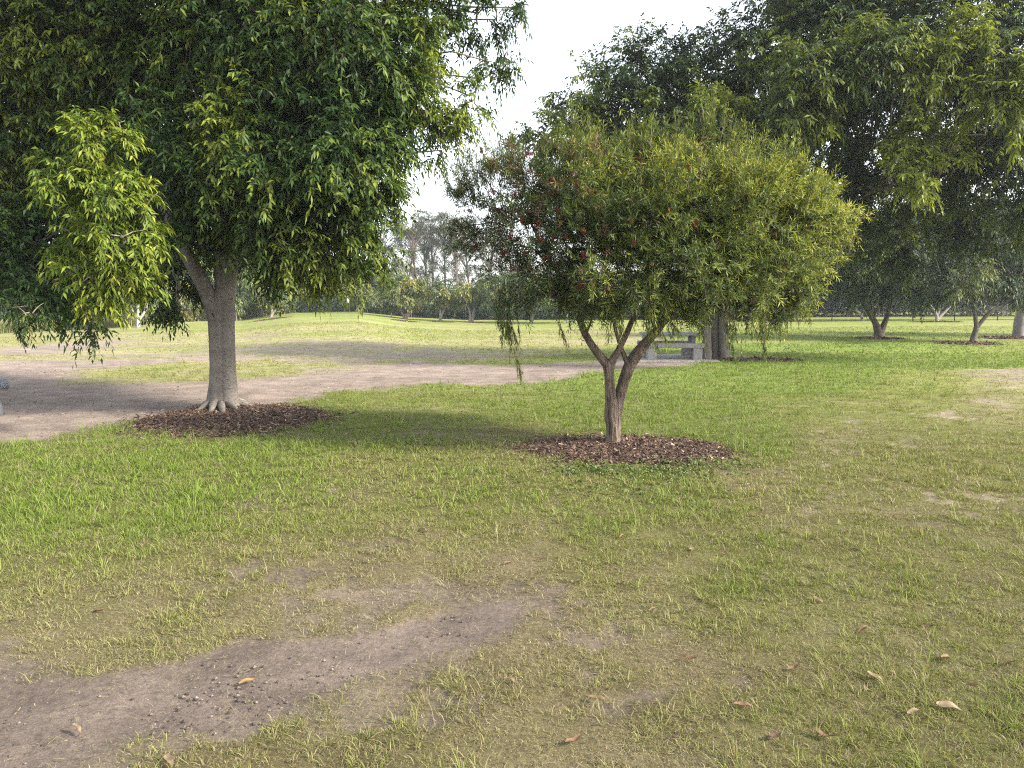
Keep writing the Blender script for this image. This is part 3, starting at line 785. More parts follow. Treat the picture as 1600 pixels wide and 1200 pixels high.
# ================================================================== large left tree
def left_tree():
    rng = np.random.default_rng(21)
    Y = B_LEFT[1]
    root = thing('broadleaf_tree', B_LEFT, 'tall dense dark green tree with a smooth grey forked trunk left of the track', 'tree')
    tb = MB()
    def A(px, py, dy=0): return at(px, py, Y + dy)
    # main trunk: three fused stems (fluted), base flare
    def lob(ph, amp, m=3):
        return lambda t, th: 1 + amp * (1 - .35 * t) * np.cos(m * th + ph + 1.3 * t) + .03 * np.cos(7 * th + 5 * t)
    px1 = [(346, 646), (346, 636), (346, 622), (347, 600), (347, 570), (345, 530), (344, 495), (346, 468), (348, 450)]
    R1 = [.30, .245, .208, .184, .176, .173, .178, .158, .09]
    P = [A(x, y) for x, y in px1]
    P = np.array(P); k = 34; s = np.linspace(0, 1, k); s0 = np.linspace(0, 1, len(P))
    P = np.stack([np.interp(s, s0, P[:, i]) for i in range(3)], 1); R = np.interp(s, s0, R1)
    tube(tb, P, R, 40, (1, 1, 1), rough=.015, lobes=lob(.6, .085), rng=rng)
    # second fused stem on the right, as in the photograph
    def poly(pts, rad, sides=20, k=22, col=(1, 1, 1), rough=.03, lobes=None):
        P = np.array(pts); s0 = np.linspace(0, 1, len(P)); s = np.linspace(0, 1, k)
        P = np.stack([np.interp(s, s0, P[:, i]) for i in range(3)], 1)
        P[1:-1] = (P[:-2] + P[1:-1] * 2 + P[2:]) / 4
        tube(tb, P, np.interp(s, np.linspace(0, 1, len(rad)), rad), sides, col, rough=rough, lobes=lobes, rng=rng)
    poly([A(359, 646, -.03), A(358, 620, -.05), A(356, 580, -.05), A(355, 530, -.05), A(354, 480, -.04), A(357, 440, 0), A(360, 400, 0), A(362, 350, .1), A(368, 290, .2), A(372, 200, .3), A(380, 60, .5), A(384, -80, .6)],
         [.19, .14, .12, .115, .12, .125, .12, .11, .09, .08, .06, .04], 22)
    # limbs
    poly([A(341, 515), A(336, 490, -.03), A(326, 462, -.08), A(311, 432, -.2), A(294, 402, -.3), A(272, 355, -.25), A(240, 280, .3), A(225, 180, .5), A(215, 60, .6), A(210, -60, .8)],
         [.10, .125, .12, .112, .10, .09, .08, .065, .05, .03], 20)
    poly([A(347, 490), A(348, 455), A(346, 425), A(344, 380), A(345, 330, .3), A(335, 250, .5), A(320, 120, .8), A(310, -40, .9)],
         [.11, .115, .11, .10, .085, .07, .05, .03], 18)
    # surface roots
    for (ax, ay, bx_, by_, r0) in [(338, 632, 312, 644, .06), (344, 636, 350, 652, .06), (336, 630, 330, 650, .05), (356, 634, 392, 636, .055), (352, 636, 372, 646, .05), (360, 630, 380, 628, .05), (340, 628, 318, 634, .05)]:
        a = A(ax, ay - 6); b = gat((bx_ - 348) * 1.12 + 348, by_)
        c = (a * .5 + b * .5); c[2] = b[2] + .085
        Pp = bez(a, c, b + [0, 0, .015], 9)
        tube(tb, Pp, np.linspace(r0 * 1.5 * rng.uniform(.7, 1.15), .018, 9), 8, (1, 1, 1), rough=.15, rng=rng)
    # knots and scars
    blobs = [(-90, 60, 12.2, 1.5), (50, 40, 12.4, 1.35), (170, 80, 12.2, 1.25), (300, 30, 12.0, 1.3), (420, 40, 11.2, 1.25), (540, 40, 10.8, 1.15), (595, 90, 10.8, .78), (630, 160, 11.0, .58),
             (665, 40, 11.2, .55), (-60, -120, 12, 1.6), (150, -130, 12, 1.6), (360, -140, 11.5, 1.6), (560, -110, 11.2, 1.3), (680, -50, 11.3, .6),
             (40, 220, 12.6, 1.15), (-70, 300, 12.4, 1.1), (190, 230, 12.5, 1.1), (330, 220, 11.2, 1.15), (440, 220, 10.7, 1.15), (530, 240, 10.6, 1.0), (580, 300, 10.7, .36), (565, 215, 10.9, .66),
             (60, 380, 12.2, .85), (30, 430, 11.8, .65), (-60, 420, 12, .8), (150, 340, 12.5, .9), (250, 340, 12.9, .8), (325, 290, 10.6, .6), (440, 340, 10.9, .9), (530, 350, 10.8, .72), (580, 350, 10.8, .28),
             (415, 362, 11.6, .45), (468, 375, 11.0, .5), (535, 385, 10.9, .42), (500, 405, 11.0, .28), (555, 405, 11.0, .22), (262, 430, 12.1, .36), (278, 462, 11.9, .26), (435, 425, 11.3, .22), (225, 400, 12.4, .5), (80, 445, 11.6, .5), (390, 300, 12.6, 1.2), (280, 260, 13.2, 1.3), (480, 160, 12.8, 1.4), (120, 160, 13.4, 1.4), (560, 120, 12.4, 1.0), (100, 50, 14.2, 1.5), (250, 110, 14.2, 1.5), (0, 190, 14.2, 1.4), (400, 80, 13.8, 1.4), (60, 300, 14, 1.2), (265, 362, 10.8, .34), (302, 372, 10.9, .22)]
    sparse = [(745, 20, 11.4, .40), (775, 30, 11.4, .28), (760, 95, 11.3, .30), (795, 95, 11.3, .20), (815, 12, 11.5, .22), (690, 195, 11.1, .45), (720, 195, 11.1, .28), (690, 235, 11.1, .24), (735, 150, 11.2, .30), (672, 100, 11.0, .5),
              (20, 500, 11.6, .22), (48, 490, 10.4, .28), (600, 400, 11.0, .16), (612, 335, 10.9, .16), (560, 450, 11.0, .12), (500, 450, 11.0, .15), (283, 485, 11.7, .13), (150, 500, 9.6, .22), (140, 480, 9.4, .25)]
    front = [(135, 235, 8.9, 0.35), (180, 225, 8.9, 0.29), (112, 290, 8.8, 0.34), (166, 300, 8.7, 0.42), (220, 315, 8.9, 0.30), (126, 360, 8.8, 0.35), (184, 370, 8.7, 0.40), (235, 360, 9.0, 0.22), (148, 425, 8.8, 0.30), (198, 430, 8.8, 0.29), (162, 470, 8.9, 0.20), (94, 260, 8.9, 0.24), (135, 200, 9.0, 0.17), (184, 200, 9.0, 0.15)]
    cb = MB(); pal = ((.016, .040, .011), (.040, .080, .015), (.140, .180, .024))
    hubs = [A(372, 200, .3), A(380, 60, .5), A(240, 280, .3), A(225, 180, .5), A(335, 250, .5), A(320, 120, .8), A(362, 350, .1), A(262, 350, .1)]
    hubs = np.array(hubs)
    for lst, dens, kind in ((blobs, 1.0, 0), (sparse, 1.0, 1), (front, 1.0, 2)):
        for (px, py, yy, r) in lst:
            c = at(px, py, yy)
            h = hubs[np.argmin(np.linalg.norm(hubs - c, axis=1) + .6 * np.maximum(0, hubs[:, 2] - c[2]))]
            if kind != 2 and yy > 10.45: branch(tb, rng, h, c, .045 if kind == 0 else .022, .010, .12, sides=6, wig=.05)
            for _ in range(int(3 + 4 * r)):
                d = unit(rng.normal(0, 1, 3)) * r * .8
                branch(tb, rng, c + rng.normal(0, .05, 3), c + d, .012, .003, .05, n=5, sides=4, wig=.05)
            m = int([250, 460, 900][kind] * r * r * (1.0 if r > .3 else 1.15))
            if kind == 0: m = int(620 * r ** 2 + 34)
            Pp, O = blob_points(rng, c, r, max(m, 14), .5)
            if kind == 0: twigs(cb, rng, Pp, O, .30, 12, .098, .034, pal, droop=.35, up=.10, hang=.38, jit=.5)
            elif kind == 1: twigs(cb, rng, Pp, O, .24, 10, .088, .027, pal, droop=.45, up=.05, hang=.45, jit=.45)
            else: twigs(cb, rng, Pp, O, .20, 12, .088, .027, ((.03, .065, .012), (.100, .155, .018), (.25, .27, .034)), droop=.4, up=.15, hang=.45, jit=.45, mix=.28 + .12 * (py > 280))  # young lime leaves, palette also brightened to paint this cluster sunlit
    tb.build('trunk', M_BARK_SMOOTH, root)
    cb.build('crown', M_LEAF, root)
    print('left leaves', cb.n // 5)
left_tree()

# ================================================================== bottlebrush
def bottlebrush():
    rng = np.random.default_rng(33)
    Y = B_BRUSH[1]
    root = thing('bottlebrush_tree', B_BRUSH, 'bushy bottlebrush tree with twisted rough bark and small red flowers in an oval mulch bed', 'tree')
    tb = MB()
    def A(px, py, dy=0): return at(px, py, Y + dy)
    def poly(pts, rad, sides=14, k=26, rough=.10, lobes=None):
        P = np.array(pts); s0 = np.linspace(0, 1, len(P)); s = np.linspace(0, 1, k)
        P = np.stack([np.interp(s, s0, P[:, i]) for i in range(3)], 1)
        for _ in range(2): P[1:-1] = (P[:-2] + P[1:-1] * 2 + P[2:]) / 4
        tube(tb, P, np.interp(s, np.linspace(0, 1, len(rad)), rad), sides, (1, 1, 1), rough=rough, lobes=lobes, rng=rng)
    flute = lambda t, th: 1 + .10 * np.cos(5 * th + 5 * t) + .07 * np.cos(9 * th - 6 * t)
    flt2 = lambda t, th: 1 + .08 * np.cos(4 * th + 4 * t) + .05 * np.cos(9 * th - 3 * t)
    poly([A(956, 705), A(957, 692), A(958, 680), A(958, 664), A(956, 650), A(955, 625), A(953, 600), A(952, 580), A(947, 566)], [.120, .095, .080, .076, .078, .060, .056, .056, .050], 36, 44, .05, flute)
    poly([A(962, 670, .03), A(963, 650, .03), A(968, 620, .05), A(975, 595, .05), A(984, 570, .04), A(996, 552, .03), A(1012, 532, 0), A(1030, 512, -.05), A(1050, 480, -.1), A(1075, 430, -.2), A(1100, 370, -.3), A(1130, 300, -.4)],
         [.055, .058, .058, .060, .066, .062, .052, .046, .036, .028, .018, .008], 24, 50, .07, flt2)
    poly([A(950, 572), A(940, 560), A(925, 540), A(913, 520), A(905, 495), A(897, 470, .05), A(880, 440, .1), A(855, 400, .2), A(830, 350, .3), A(810, 300, .3)], [.050, .046, .040, .038, .035, .032, .028, .020, .014, .006], 20, 40, .08, flt2)
    poly([A(953, 578), A(956, 564), A(966, 548), A(980, 520, .05), A(990, 495, .1), A(1000, 460, .2), A(1015, 400, .3), A(1030, 320, .4), A(1040, 250, .4)], [.046, .044, .034, .031, .028, .024, .018, .012, .005], 18, 40, .08, flt2)
    poly([A(982, 572, .03), A(975, 555, .02), A(968, 538, .02), A(960, 510, 0), A(957, 485, 0), A(950, 440, -.1), A(945, 380, -.2), A(945, 300, -.3)], [.032, .026, .022, .020, .018, .014, .010, .004], 12, 30, .08, flt2)
    poly([A(915, 522, 0), A(922, 508, -.05), A(926, 492, -.1), A(930, 470, -.15), A(925, 420, -.3)], [.016, .013, .011, .008, .004], 8, 16)
    poly([A(1030, 512, -.05), A(1060, 480, .2), A(1110, 430, .4), A(1170, 380, .5), A(1230, 350, .5)], [.034, .026, .02, .014, .005], 10, 26)
    tops = np.array([A(880, 440, .1), A(855, 400, .2), A(1000, 460, .2), A(1015, 400, .3), A(1050, 480, -.1), A(1075, 430, -.2), A(1110, 430, .4), A(1170, 380, .5), A(945, 380, -.2), A(830, 350, .3), A(1100, 370, -.3)])
    B = [(775, 300, 8.6, .42), (745, 265, 8.8, .20), (760, 370, 8.6, .36), (830, 290, 8.4, .46), (850, 380, 8.2, .50), (830, 440, 8.6, .34), (900, 300, 8.2, .50), (930, 265, 8.6, .34), (930, 390, 8.0, .50), (960, 300, 8.9, .5),
         (1000, 275, 8.4, .38), (1010, 340, 8.0, .52), (1000, 430, 8.0, .42), (1070, 262, 8.4, .38), (1130, 255, 8.5, .27), (1080, 310, 7.9, .50), (1090, 400, 7.9, .50), (1150, 300, 8.2, .42), (1170, 360, 8.0, .50),
         (1210, 280, 8.4, .30), (1230, 330, 8.3, .42), (1270, 350, 8.4, .34), (1240, 400, 8.3, .38), (1170, 440, 8.1, .40), (1110, 455, 8.1, .28), (1220, 450, 8.2, .26), (930, 450, 8.3, .32), (880, 440, 8.5, .30),
         (1310, 345, 8.5, .16), (1290, 310, 8.5, .15), (860, 250, 8.6, .22), (800, 240, 8.7, .18), (1190, 480, 8.3, .20), (1040, 455, 8.2, .22), (800, 430, 8.8, .22), (715, 300, 8.9, .12), (725, 355, 8.8, .14), (1010, 225, 8.6, .13), (1105, 210, 8.6, .12),
         (900, 350, 9.2, .6), (1050, 350, 9.3, .7), (1160, 330, 9.2, .6), (820, 340, 9.2, .5), (1000, 300, 9.4, .6)]
    cb = MB()
    pal = ((.036, .060, .022), (.080, .118, .026), (.310, .330, .060))
    allP, allO = [], []
    for (px, py, yy, r) in B:
        c = at(px, py, yy)
        h = tops[np.argmin(np.linalg.norm(tops - c, axis=1) + .4 * np.maximum(0, tops[:, 2] - c[2]))]
        branch(tb, rng, h, c, .012, .004, .08, sides=5, wig=.06)
        for _ in range(int(4 + 8 * r)):
            d = unit(rng.normal(0, 1, 3)) * r * .85
            branch(tb, rng, c + rng.normal(0, .03, 3), c + d, .005, .0018, .05, n=4, sides=3, wig=.05)
        m = int(1650 * r * r + 20)
        Pp, O = blob_points(rng, c, r, m, .55)
        allP.append(Pp); allO.append(O)
    P = np.concatenate(allP); O = np.concatenate(allO)
    kp = rng.random(len(P)) < np.where(P[:, 0] < at(860, 300, 8.4)[0], .62, 1.0) * np.where(P[:, 0] < at(1000, 300, 8.4)[0], .85, 1.0)
    P, O = P[kp], O[kp]
    zc = at(957, 400, 8.5)[2]
    O = O.copy(); O[:, 2] -= np.clip((zc - P[:, 2]) / .6, 0, 1.2)
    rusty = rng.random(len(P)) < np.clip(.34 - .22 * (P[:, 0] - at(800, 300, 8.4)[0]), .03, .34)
    brown = ((.060, .040, .030), (.120, .075, .050), (.20, .12, .075))
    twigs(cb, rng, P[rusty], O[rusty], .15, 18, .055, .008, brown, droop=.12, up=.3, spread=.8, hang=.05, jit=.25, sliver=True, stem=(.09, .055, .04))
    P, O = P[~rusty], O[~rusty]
    # sunlight painted into the leaves: colour lightens toward the right of the crown
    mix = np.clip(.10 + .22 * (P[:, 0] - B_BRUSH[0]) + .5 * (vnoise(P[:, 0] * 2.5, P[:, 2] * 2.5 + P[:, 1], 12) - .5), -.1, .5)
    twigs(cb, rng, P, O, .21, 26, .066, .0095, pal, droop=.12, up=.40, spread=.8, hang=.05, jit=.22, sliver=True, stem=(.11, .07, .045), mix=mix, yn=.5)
    # spiky leaders and hanging strands
    strands = [((790, 470), (800, 550), 8.6, 7, .12), ((795, 500), (815, 570), 8.6, 4, .08), ((785, 440), (792, 520), 8.6, 5, .12), ((872, 500), (885, 540), 8.4, 2, .04), ((1190, 470), (1200, 555), 8.1, 5, .08), ((1130, 470), (1150, 560), 8.1, 5, .1), ((1085, 480), (1100, 530), 8.1, 6, .12), ((1165, 480), (1185, 520), 8.1, 9, .15),
               ((1210, 470), (1222, 515), 8.2, 7, .12), ((1020, 500), (1035, 545), 7.9, 5, .06), ((960, 480), (965, 520), 8.1, 8, .12), ((1040, 480), (1060, 520), 8.0, 9, .15), ((1010, 480), (1015, 500), 8.1, 9, .15), ((1240, 430), (1250, 490), 8.3, 6, .12)]
    for (p0, p1, yy, n, sp) in strands:
        a, b = at(*p0, yy), at(*p1, yy)
        for i in range(n):
            o = rng.normal(0, sp * .5, 3); q0 = a + o; q1 = b + o * 1.1 + rng.normal(0, .03, 3); q1 = q0 + (q1 - q0) * (0.6 + .5 * rng.random())
            branch(tb, rng, q0, q1, .0032, .0012, .0, n=5, sides=3, wig=.04)
            m = max(3, int(np.linalg.norm(q1 - q0) / .045)); t = rng.random(m)[:, None]
            Pp = q0 + (q1 - q0) * t
            twigs(cb, rng, Pp, np.tile(unit(q1 - q0), (m, 1)) , .07, 9, .055, .0075, pal, droop=.5, up=-.7, spread=.4, hang=.5, jit=.15, sliver=True, mix=np.full(m, .25 + .05 * (p0[0] > 1000)))
    lead = [(1010, 200), (1100, 190), (1120, 175), (1065, 200), (880, 240), (905, 195), (800, 235), (760, 240), (1250, 270), (1240, 245), (1310, 320), (1335, 345), (715, 265), (930, 215), (1150, 200), (1180, 225), (1280, 290), (1040, 205), (985, 215), (845, 240), (730, 250), (1215, 250)]
    for (px, py) in lead:
        top = at(px, py, 8.5)
        for k in range(7):
            t2 = top + rng.normal(0, .07, 3); a = t2 + np.array([(957 - px) / 2400., rng.normal(0, .05), -.32])
            branch(tb, rng, a, t2, .004, .0015, .0, n=5, sides=3)
            m = 6; t = np.linspace(0, 1, m)[:, None]
            twigs(cb, rng, a + (t2 - a) * t, np.tile(unit(t2 - a), (m, 1)), .10, 14, .058, .007, pal, droop=.05, up=.5, spread=.6, hang=0.0, jit=.15, sliver=True, mix=np.full(m, .3))
    tb.build('trunk', M_BARK_ROUGH, root)
    cb.build('crown', M_NEEDLE, root)
    print('brush leaves', cb.n // 4)
    # flowers: brush of red filaments around a short spike
    fm = MB()
    m = 420
    t = rng.random(m); a = rng.random(m) * 6.28
    D = unit(np.stack([np.cos(a), np.sin(a), .35 + 0 * a], 1)); Pp = np.stack([np.cos(a) * .003, np.sin(a) * .003, t * .085 - .04], 1)
    c = np.array([.12, .022, .022]) * (.45 + .8 * rng.random(m))[:, None]
    add_slivers(fm, Pp, D, unit(rng.normal(0, 1, (m, 3))), .024 + .006 * rng.random(m), np.full(m, .0022), c)
    tube(fm, np.array([[0, 0, -.05], [0, 0, 0], [0, 0, .05]]), [.003, .004, .002], 5, (.12, .06, .03))
    proto = None
    fl = [(868, 232), (798, 368), (845, 375), (770, 300), (900, 290), (815, 345), (850, 405), (912, 362), (985, 345), (1003, 292), (1075, 260), (912, 400), (752, 236), (802, 420), (760, 342), (890, 222), (833, 318), (870, 330), (905, 448), (828, 240), (1020, 415), (930, 300), (780, 330), (860, 280), (950, 455), (742, 385),
          (990, 380), (820, 395), (1045, 330), (765, 270), (885, 370), (805, 305), (1140, 495), (1000, 250), (790, 395), (840, 350), (865, 372), (1085, 350), (735, 330)]
    for i, (px, py) in enumerate(fl):
        # put it on the near surface of the crown
        best = 1e9
        for (bx_, by_, yy, r) in B:
            rp = r * F / yy; q = 1 - ((px - bx_) ** 2 + (py - by_) ** 2) / rp ** 2
            if q > 0: best = min(best, yy - r * math.sqrt(q) * 1.02)
        if best > 1e8: best = 8.4
        p = at(px, py, best + .02)
        if proto is None:
            o = fm.build('flower', M_FLOWER, None); proto = o
        else:
            o = proto.copy(); COL.objects.link(o)
        o.parent = root
        o.location = tuple(float(v) for v in (p - B_BRUSH))
        o.rotation_euler = (rng.normal(0, .6), rng.normal(0, .6), rng.random() * 6)
        s = .55 + .45 * rng.random(); o.scale = (s, s, s)
bottlebrush()

# ================================================================== generic trees
def generic_tree(name, base, label, pal, stems, blobs, leaf=(.10, .03), tw=.3, k=9, dens=200, bark=(.2, .17, .14), group=None, droop=.5, mat=None, shell=.5, cat='tree', rstem=.12, sub=4, hang=.4, branch_r=.03, seed=0, tb_mat=None, mixf=None):
    rng = np.random.default_rng(abs(hash((round(base[0], 3), round(base[1], 3), seed))) % 2 ** 31)
    root = thing(name, base, label, cat, group)
    tb, cb = MB(), MB()
    tips = []
    for pts, rad in stems:
        P = np.array(pts); n = max(10, 4 * len(P)); s0 = np.linspace(0, 1, len(P)); s = np.linspace(0, 1, n)
        P = np.stack([np.interp(s, s0, P[:, i]) for i in range(3)], 1); P[1:-1] = (P[:-2] + P[1:-1] * 2 + P[2:]) / 4
        tube(tb, P, np.interp(s, np.linspace(0, 1, len(rad)), rad), 12, bark, rough=.12, rng=rng)
        tips += [P[-1], P[int(n * .75)]]
    tips = np.array(tips)
    for b in blobs:
        c, r = b[0], b[1]; rr = r if np.ndim(r) == 0 else float(np.mean(r)); dm = b[2] if len(b) > 2 else 1.0
        mx = b[3] if len(b) > 3 else 0
        h = tips[np.argmin(np.linalg.norm(tips - c, axis=1) + .5 * np.maximum(0, tips[:, 2] - c[2]))]
        if branch_r > 0:
            branch(tb, rng, h, c, branch_r, branch_r * .3, .08, sides=5, wig=.06, col=bark)
            for _ in range(sub):
                branch(tb, rng, c, c + unit(rng.normal(0, 1, 3)) * rr * .85, branch_r * .35, branch_r * .1, .05, n=4, sides=3, wig=.06, col=bark)
        m = max(6, int(dens * rr * rr * dm))
        Pp, O = blob_points(rng, c, r, m, shell)
        mixa = np.full(m, float(mx)) if mx else None
        twigs(cb, rng, Pp, O, tw, k, leaf[0], leaf[1], pal, droop=droop, up=.1, hang=hang, mix=mixa)
    tb.build('trunk', tb_mat or M_BARK_FAR, root)
    cb.build('crown', mat or M_FAR, root)
    return root, cb.n // 5

# right tree beside the picnic table
def right_tree():
    Y = B_RIGHT[1]
    A = lambda px, py, dy=0: at(px, py, Y + dy)
    stems = [([A(1103, 566, -.1), A(1104, 545), A(1103, 500), A(1098, 450), A(1085, 380), A(1060, 300), A(1020, 230), A(960, 190)], [.19, .14, .125, .12, .11, .10, .08, .05]),
             ([A(1118, 566, .2), A(1118, 545, .2), A(1118, 500, .2), A(1125, 430, .2), A(1150, 340, .3), A(1200, 270, .3), A(1290, 215, 0), A(1400, 150, -.5)], [.16, .13, .12, .12, .11, .09, .08, .05]),
             ([A(1132, 566, 0), A(1131, 545), A(1130, 500), A(1140, 420), A(1140, 320), A(1160, 220), A(1180, 100)], [.17, .14, .13, .12, .10, .08, .05]),
             ([A(1150, 340, .3), A(1230, 300, 0), A(1320, 250, -.5), A(1430, 200, -1)], [.09, .08, .07, .04]),
             ([A(1140, 400, 0), A(1230, 340, -.3), A(1330, 290, -1), A(1450, 300, -1.5)], [.08, .07, .06, .03]),
             ([A(1180, 320, .3), A(1260, 240, .6), A(1330, 190, .6), A(1400, 100, .6)], [.08, .07, .06, .04])]
    bl = [(880, 190, 21, .95), (850, 215, 21, .6), (930, 150, 21, 1.2), (1000, 125, 21, 1.35), (1075, 125, 21, 1.3), (1160, 105, 20.5, 1.25), (1230, 60, 20.5, 1.9), (1330, 50, 20, 1.9), (1440, 50, 19.5, 1.9), (1550, 60, 19.5, 1.9), (1660, 90, 19, 2),
          (1000, 190, 20.5, 1.3), (1090, 170, 20, 1.5), (1180, 170, 19.6, 1.4), (930, 215, 20.5, .9), (1040, 235, 20, 1.1), (1120, 240, 20, 1.2), (1220, 225, 20.5, 1.1), (1290, 150, 19.6, 1.3), (1380, 130, 19.4, 1.3), (1480, 150, 19.2, 1.3), (1580, 170, 19, 1.5),
          (1270, 300, 22, 1.3), (1340, 330, 23, 1.3), (1240, 370, 22, 1.2), (1160, 300, 21.5, 1.2), (1520, 270, 20, 1.1), (1600, 270, 19.5, 1.3), (1450, 330, 22, 1.3), (1560, 350, 22, 1.2), (1400, 380, 23, 1.1), (1330, 235, 21, 1.1), (1400, 250, 22, 1.2), (1470, 230, 21.5, 1.1), (1310, 200, 22, 1.1), (1540, 230, 21, 1.1),
          (1265, -25, 21, 1.4), (1300, -80, 21, 2), (1420, -100, 20.5, 2), (1550, -80, 20, 2), (1680, -60, 20, 2), (1650, 330, 20, 1.4), (990, 100, 21.5, .6), (1130, 65, 21.5, .7), (1065, 95, 21.5, .5)]
    blobs = [(at(a, b, c), (r, r, r * .85), 1.0) for a, b, c, r in bl]
    # branches hanging forward, leaf colours lightened to paint them as sunlit
    fr = [(1270, 110, 17.2, .75, .35), (1250, 160, 17.2, .7, .35), (1290, 160, 17.3, .5, .3), (1120, 165, 17.5, .45, .45), (1150, 185, 17.5, .4, .45), (1200, 225, 17.5, .4, .35), (1500, 60, 16.8, .6, .6), (1480, 100, 16.8, .55, .6), (1420, 110, 17, .5, .4),
          (1560, 160, 16.5, .55, .65), (1590, 200, 16.5, .45, .7), (1530, 150, 16.6, .45, .6), (1440, 210, 17, .5, .55), (1470, 240, 17, .5, .75), (1440, 270, 17, .45, .7), (1550, 90, 16.5, .6, .5), (1600, 120, 16.3, .6, .6), (1350, 90, 17, .7, .3), (1380, 60, 17, .5, .3), (1430, 240, 17, .4, .8)]
    blobs += [(at(a, b, c), r, 1.6, mx * 1.35) for a, b, c, r, mx in fr]
    r, n = generic_tree('broadleaf_tree', B_RIGHT, 'wide spreading dark green tree with three close trunks beside the picnic table', ((.014, .032, .013), (.036, .066, .017), (.145, .185, .030)),
                 stems, blobs, leaf=(.14, .049), tw=.36, k=11, dens=280, bark=(.13, .112, .098), droop=.35, mat=M_LEAF, branch_r=.035, sub=4, hang=.38)
    print('right leaves', n)
right_tree()

# ------------------------------------------------------------------ middle-distance trees on the right
def forked(px, py, label, stems_px, blobs_px, pal, Y=None, **kw):
    g = gat(px, py) if Y is None else on_ground(px, Y)
    Y = g[1]
    stems = []
    for pts, rad in stems_px:
        P = [at(a, b, Y + (c[0] if c else 0)) for a, b, *c in pts]
        stems.append((P, rad))
    # drop first points into the ground
    blobs = [(at(a, b, Y + dy), r, *rest) for a, b, dy, r, *rest in blobs_px]
    return generic_tree(kw.pop('name', 'tree'), g, label, pal, stems, blobs, **kw)

G_DARK = ((.018, .036, .018), (.032, .062, .024), (.085, .110, .028))
G_MID = ((.045, .076, .028), (.092, .138, .042), (.20, .215, .058))
G_YEL = ((.045, .075, .026), (.095, .130, .036), (.24, .23, .05))
G_GUM = ((.045, .060, .040), (.075, .090, .055), (.13, .14, .07))

forked(1375, 528, 'dark tree with a short V-forked trunk on the right lawn', [
    ([(1374, 534), (1373, 520), (1368, 505), (1362, 494), (1352, 480), (1345, 455), (1335, 420)], [.26, .19, .13, .11, .09, .07, .04]),
    ([(1374, 534), (1376, 520), (1380, 510), (1386, 495), (1392, 470), (1400, 430)], [.2, .17, .13, .10, .08, .04]),
    ([(1363, 495), (1374, 478), (1380, 455), (1380, 420)], [.08, .07, .06, .03])],
    [(1290, 400, 0, 1.3), (1340, 370, 0, 1.6), (1400, 380, .5, 1.6), (1450, 410, .5, 1.3), (1310, 430, -.5, 1.0), (1360, 420, -1, 1.3), (1420, 440, -.5, 1.1), (1280, 350, 1, 1.4), (1350, 300, 1, 1.6), (1430, 320, 1, 1.6), (1395, 450, 0, .7), (1330, 455, .5, .7), (1470, 370, 1, 1.2), (1340, 400, -2, .9, 1.3, .45), (1380, 400, -2, .8, 1.3, .45)],
    G_DARK, leaf=(.16, .06), tw=.42, k=9, dens=170, bark=(.085, .07, .058), branch_r=.05)

forked(1520, 536, 'leaning tree with a slim dark forked trunk near the right edge', [
    ([(1519, 540), (1522, 525), (1526, 511), (1524, 495), (1520, 475), (1510, 440)], [.16, .11, .09, .07, .06, .03]),
    ([(1526, 512), (1538, 497), (1550, 485), (1570, 475), (1590, 450)], [.08, .07, .06, .05, .03])],
    [(1470, 430, 0, .9), (1510, 420, 0, 1.1), (1560, 430, 0, 1.1), (1600, 440, 0, 1.0), (1490, 385, .5, 1.0), (1550, 380, .5, 1.1), (1610, 380, .5, 1.1), (1450, 460, .3, .5), (1590, 470, .3, .5), (1530, 455, 0, .5), (1520, 350, .5, .9), (1500, 440, -1.5, .4, 1.3, .6), (1525, 415, -1.6, .45, 1.3, .7)],
    G_DARK, leaf=(.15, .055), tw=.4, k=9, dens=170, bark=(.11, .095, .08), branch_r=.04)

forked(1592, 526, 'pale mottled thick trunk tree cut by the right edge', [
    ([(1592, 534), (1592, 520), (1595, 500), (1600, 470), (1612, 430)], [.30, .25, .24, .22, .16])],
    [(1620, 400, 0, 1.8), (1680, 380, 0, 2), (1650, 330, 0, 2), (1580, 380, 2, 1.5), (1720, 440, 0, 1.6)],
    G_DARK, leaf=(.18, .06), tw=.45, k=9, dens=95, bark=(.20, .18, .16), branch_r=.07)

